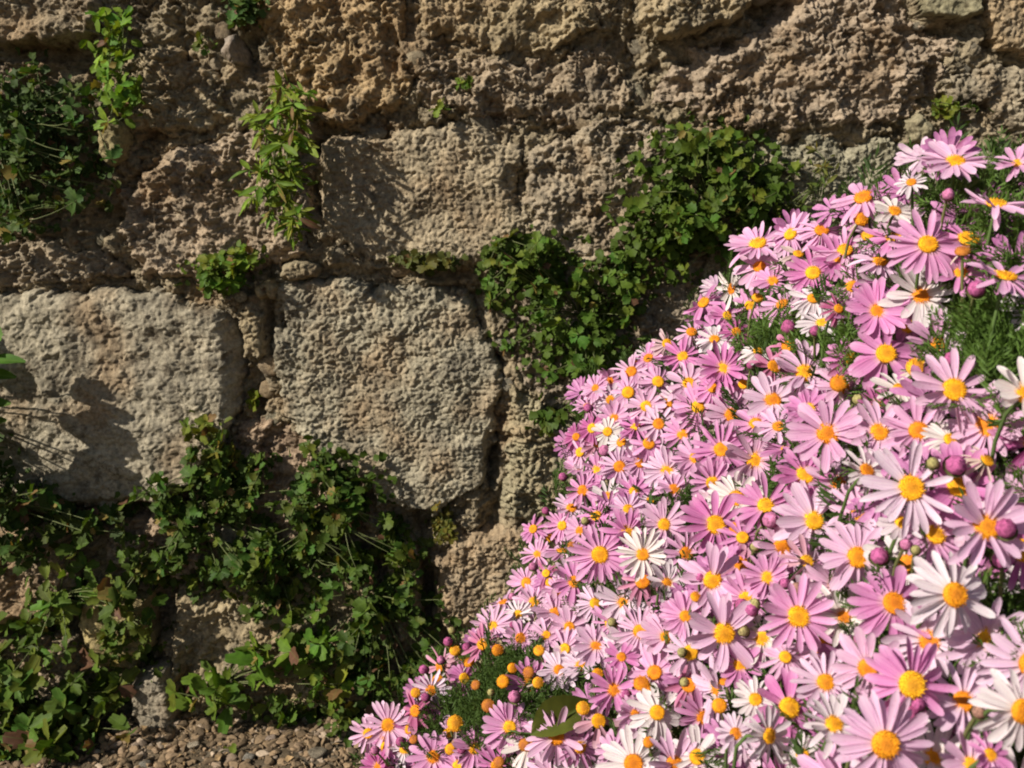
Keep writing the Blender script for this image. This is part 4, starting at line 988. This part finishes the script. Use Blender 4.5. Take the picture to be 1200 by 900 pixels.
def foliage(name, n, region, sinks, size, kind_col, test):
    j = Joined(); c_ = 0
    while c_ < n:
        u = random.uniform(region[0], region[2]); v = random.uniform(region[1], region[3])
        if not test(u, v): continue
        c_ += 1; sk = random.uniform(*sinks); q = P(u, v, Dp(u, v) + sk)
        al = Vector((random.gauss(-.15, .6), random.gauss(-.35, .5), 1.0 + random.gauss(0, .35)))
        s = random.uniform(*size); V, F = SP[c_ % 6]
        j.add(xf(TRS(q - al.normalized() * s * .7, frame(rvec(), al), s), V), F)
    o = link(name, j.mesh(name, M_FEATHER, bush_root, False), bush, None, kind_col); o['kind'] = 'stuff'
foliage('foliage', 1600, (430, 170, 1215, 930), (.05, .10), (.04, .065), (0.060, 0.105, 0.022), lambda u, v: inpoly(u, v))
BIG = [(436, 1100), (428, 860), (500, 775), (598, 690), (618, 612), (662, 560), (684, 450), (762, 408), (848, 330), (905, 275), (985, 225), (1085, 178), (1500, 180), (1500, 1100)]
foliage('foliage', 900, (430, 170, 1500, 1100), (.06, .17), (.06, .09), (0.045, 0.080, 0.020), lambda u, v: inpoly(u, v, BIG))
foliage('foliage', 330, (860, 180, 1215, 780), (.012, .045), (.035, .06), (0.085, 0.150, 0.028), lambda u, v: inpoly(u, v) and any(((u - a) / c) ** 2 + ((v - b) / d) ** 2 < 1.0 for a, b, c, d in GAPS))
foliage('foliage', 260, (430, 680, 860, 900), (.012, .04), (.03, .05), (0.070, 0.120, 0.026), lambda u, v: inpoly(u, v) and any(((u - a) / c) ** 2 + ((v - b) / d) ** 2 < 1.0 for a, b, c, d in GAPS))
# inner branches
j = Joined()
for i in range(110):
    while True:
        u = random.uniform(430, 1400); v = random.uniform(180, 1050)
        if inpoly(u, v, BIG): break
    q = P(u, v, Dp(u, v) + random.uniform(.07, .12)); r0 = bush_root + Vector((random.gauss(0, .06), random.gauss(0, .06), 0))
    j.add(*tube_np(bez(r0, (r0 + q) * .5 + Vector((0, 0, .12)), q, 9), [.006 - .0045 * k / 8 for k in range(9)], 6))
link('branch', j.mesh('branch', M_STEM, bush_root), bush, None, (0.15, 0.12, 0.06))['kind'] = 'stuff'
# the lower storey of blossoms, past the 300 that show
for nm_, cl_, cnt_ in (('lower_petals', (0.66, 0.30, 0.54), 100), ('lower_petals', (0.80, 0.64, 0.72), 60)):
    j = Joined(); n_ = 0
    while n_ < cnt_:
        u = random.uniform(440, 1215); v = random.uniform(180, 915)
        if not inpoly(u, v) or any(((u - a) / c) ** 2 + ((v - b) / d) ** 2 < 1 for a, b, c, d in GAPS): continue
        if Dp(u, v) < .68 and random.random() < .8: continue
        n_ += 1; d = Dp(u, v) + random.uniform(.045, .07); c = P(u, v, d); n = cam_dir(random.gauss(-.16, .4), random.gauss(.4, .3)); M = TRS(c, frame(n, rvec()), random.uniform(.020, .027)); q0 = random.uniform(-.3, .5); np_ = random.randint(15, 21)
        for i in range(np_):
            V, F = PETS[random.randrange(10)]; j.add(xf(M @ Matrix.Rotation(6.283 * i / np_ + random.gauss(0, .08), 4, 'Z') @ Matrix.Rotation(-q0 + random.gauss(0, .15), 4, 'Y'), V), F)
    o = link(nm_, j.mesh(nm_, M_PETALS, bush_root), bush, None, cl_); o['kind'] = 'stuff'
# flowers of the same bush that the photograph's frame cuts off: joined
j = Joined(); n_ = 0
while n_ < 70:
    u = random.uniform(440, 1480); v = random.uniform(190, 1080)
    if u < 1250 and v < 960: continue
    n_ += 1; d = Dp(u, v); c = P(u, v, d); n = cam_dir(random.gauss(-.16, .22), random.gauss(.4, .2)); M = TRS(c, frame(n, rvec()), .027)
    for i in range(18):
        V, F = PETS[i % 8]; j.add(xf(M @ Matrix.Rotation(6.283 * i / 18, 4, 'Z') @ Matrix.Rotation(-.1, 4, 'Y'), V), F)
o = link('outer_petals', j.mesh('outer_petals', M_PETALS, bush_root), bush, None, (0.70, 0.34, 0.60)); o['kind'] = 'stuff'
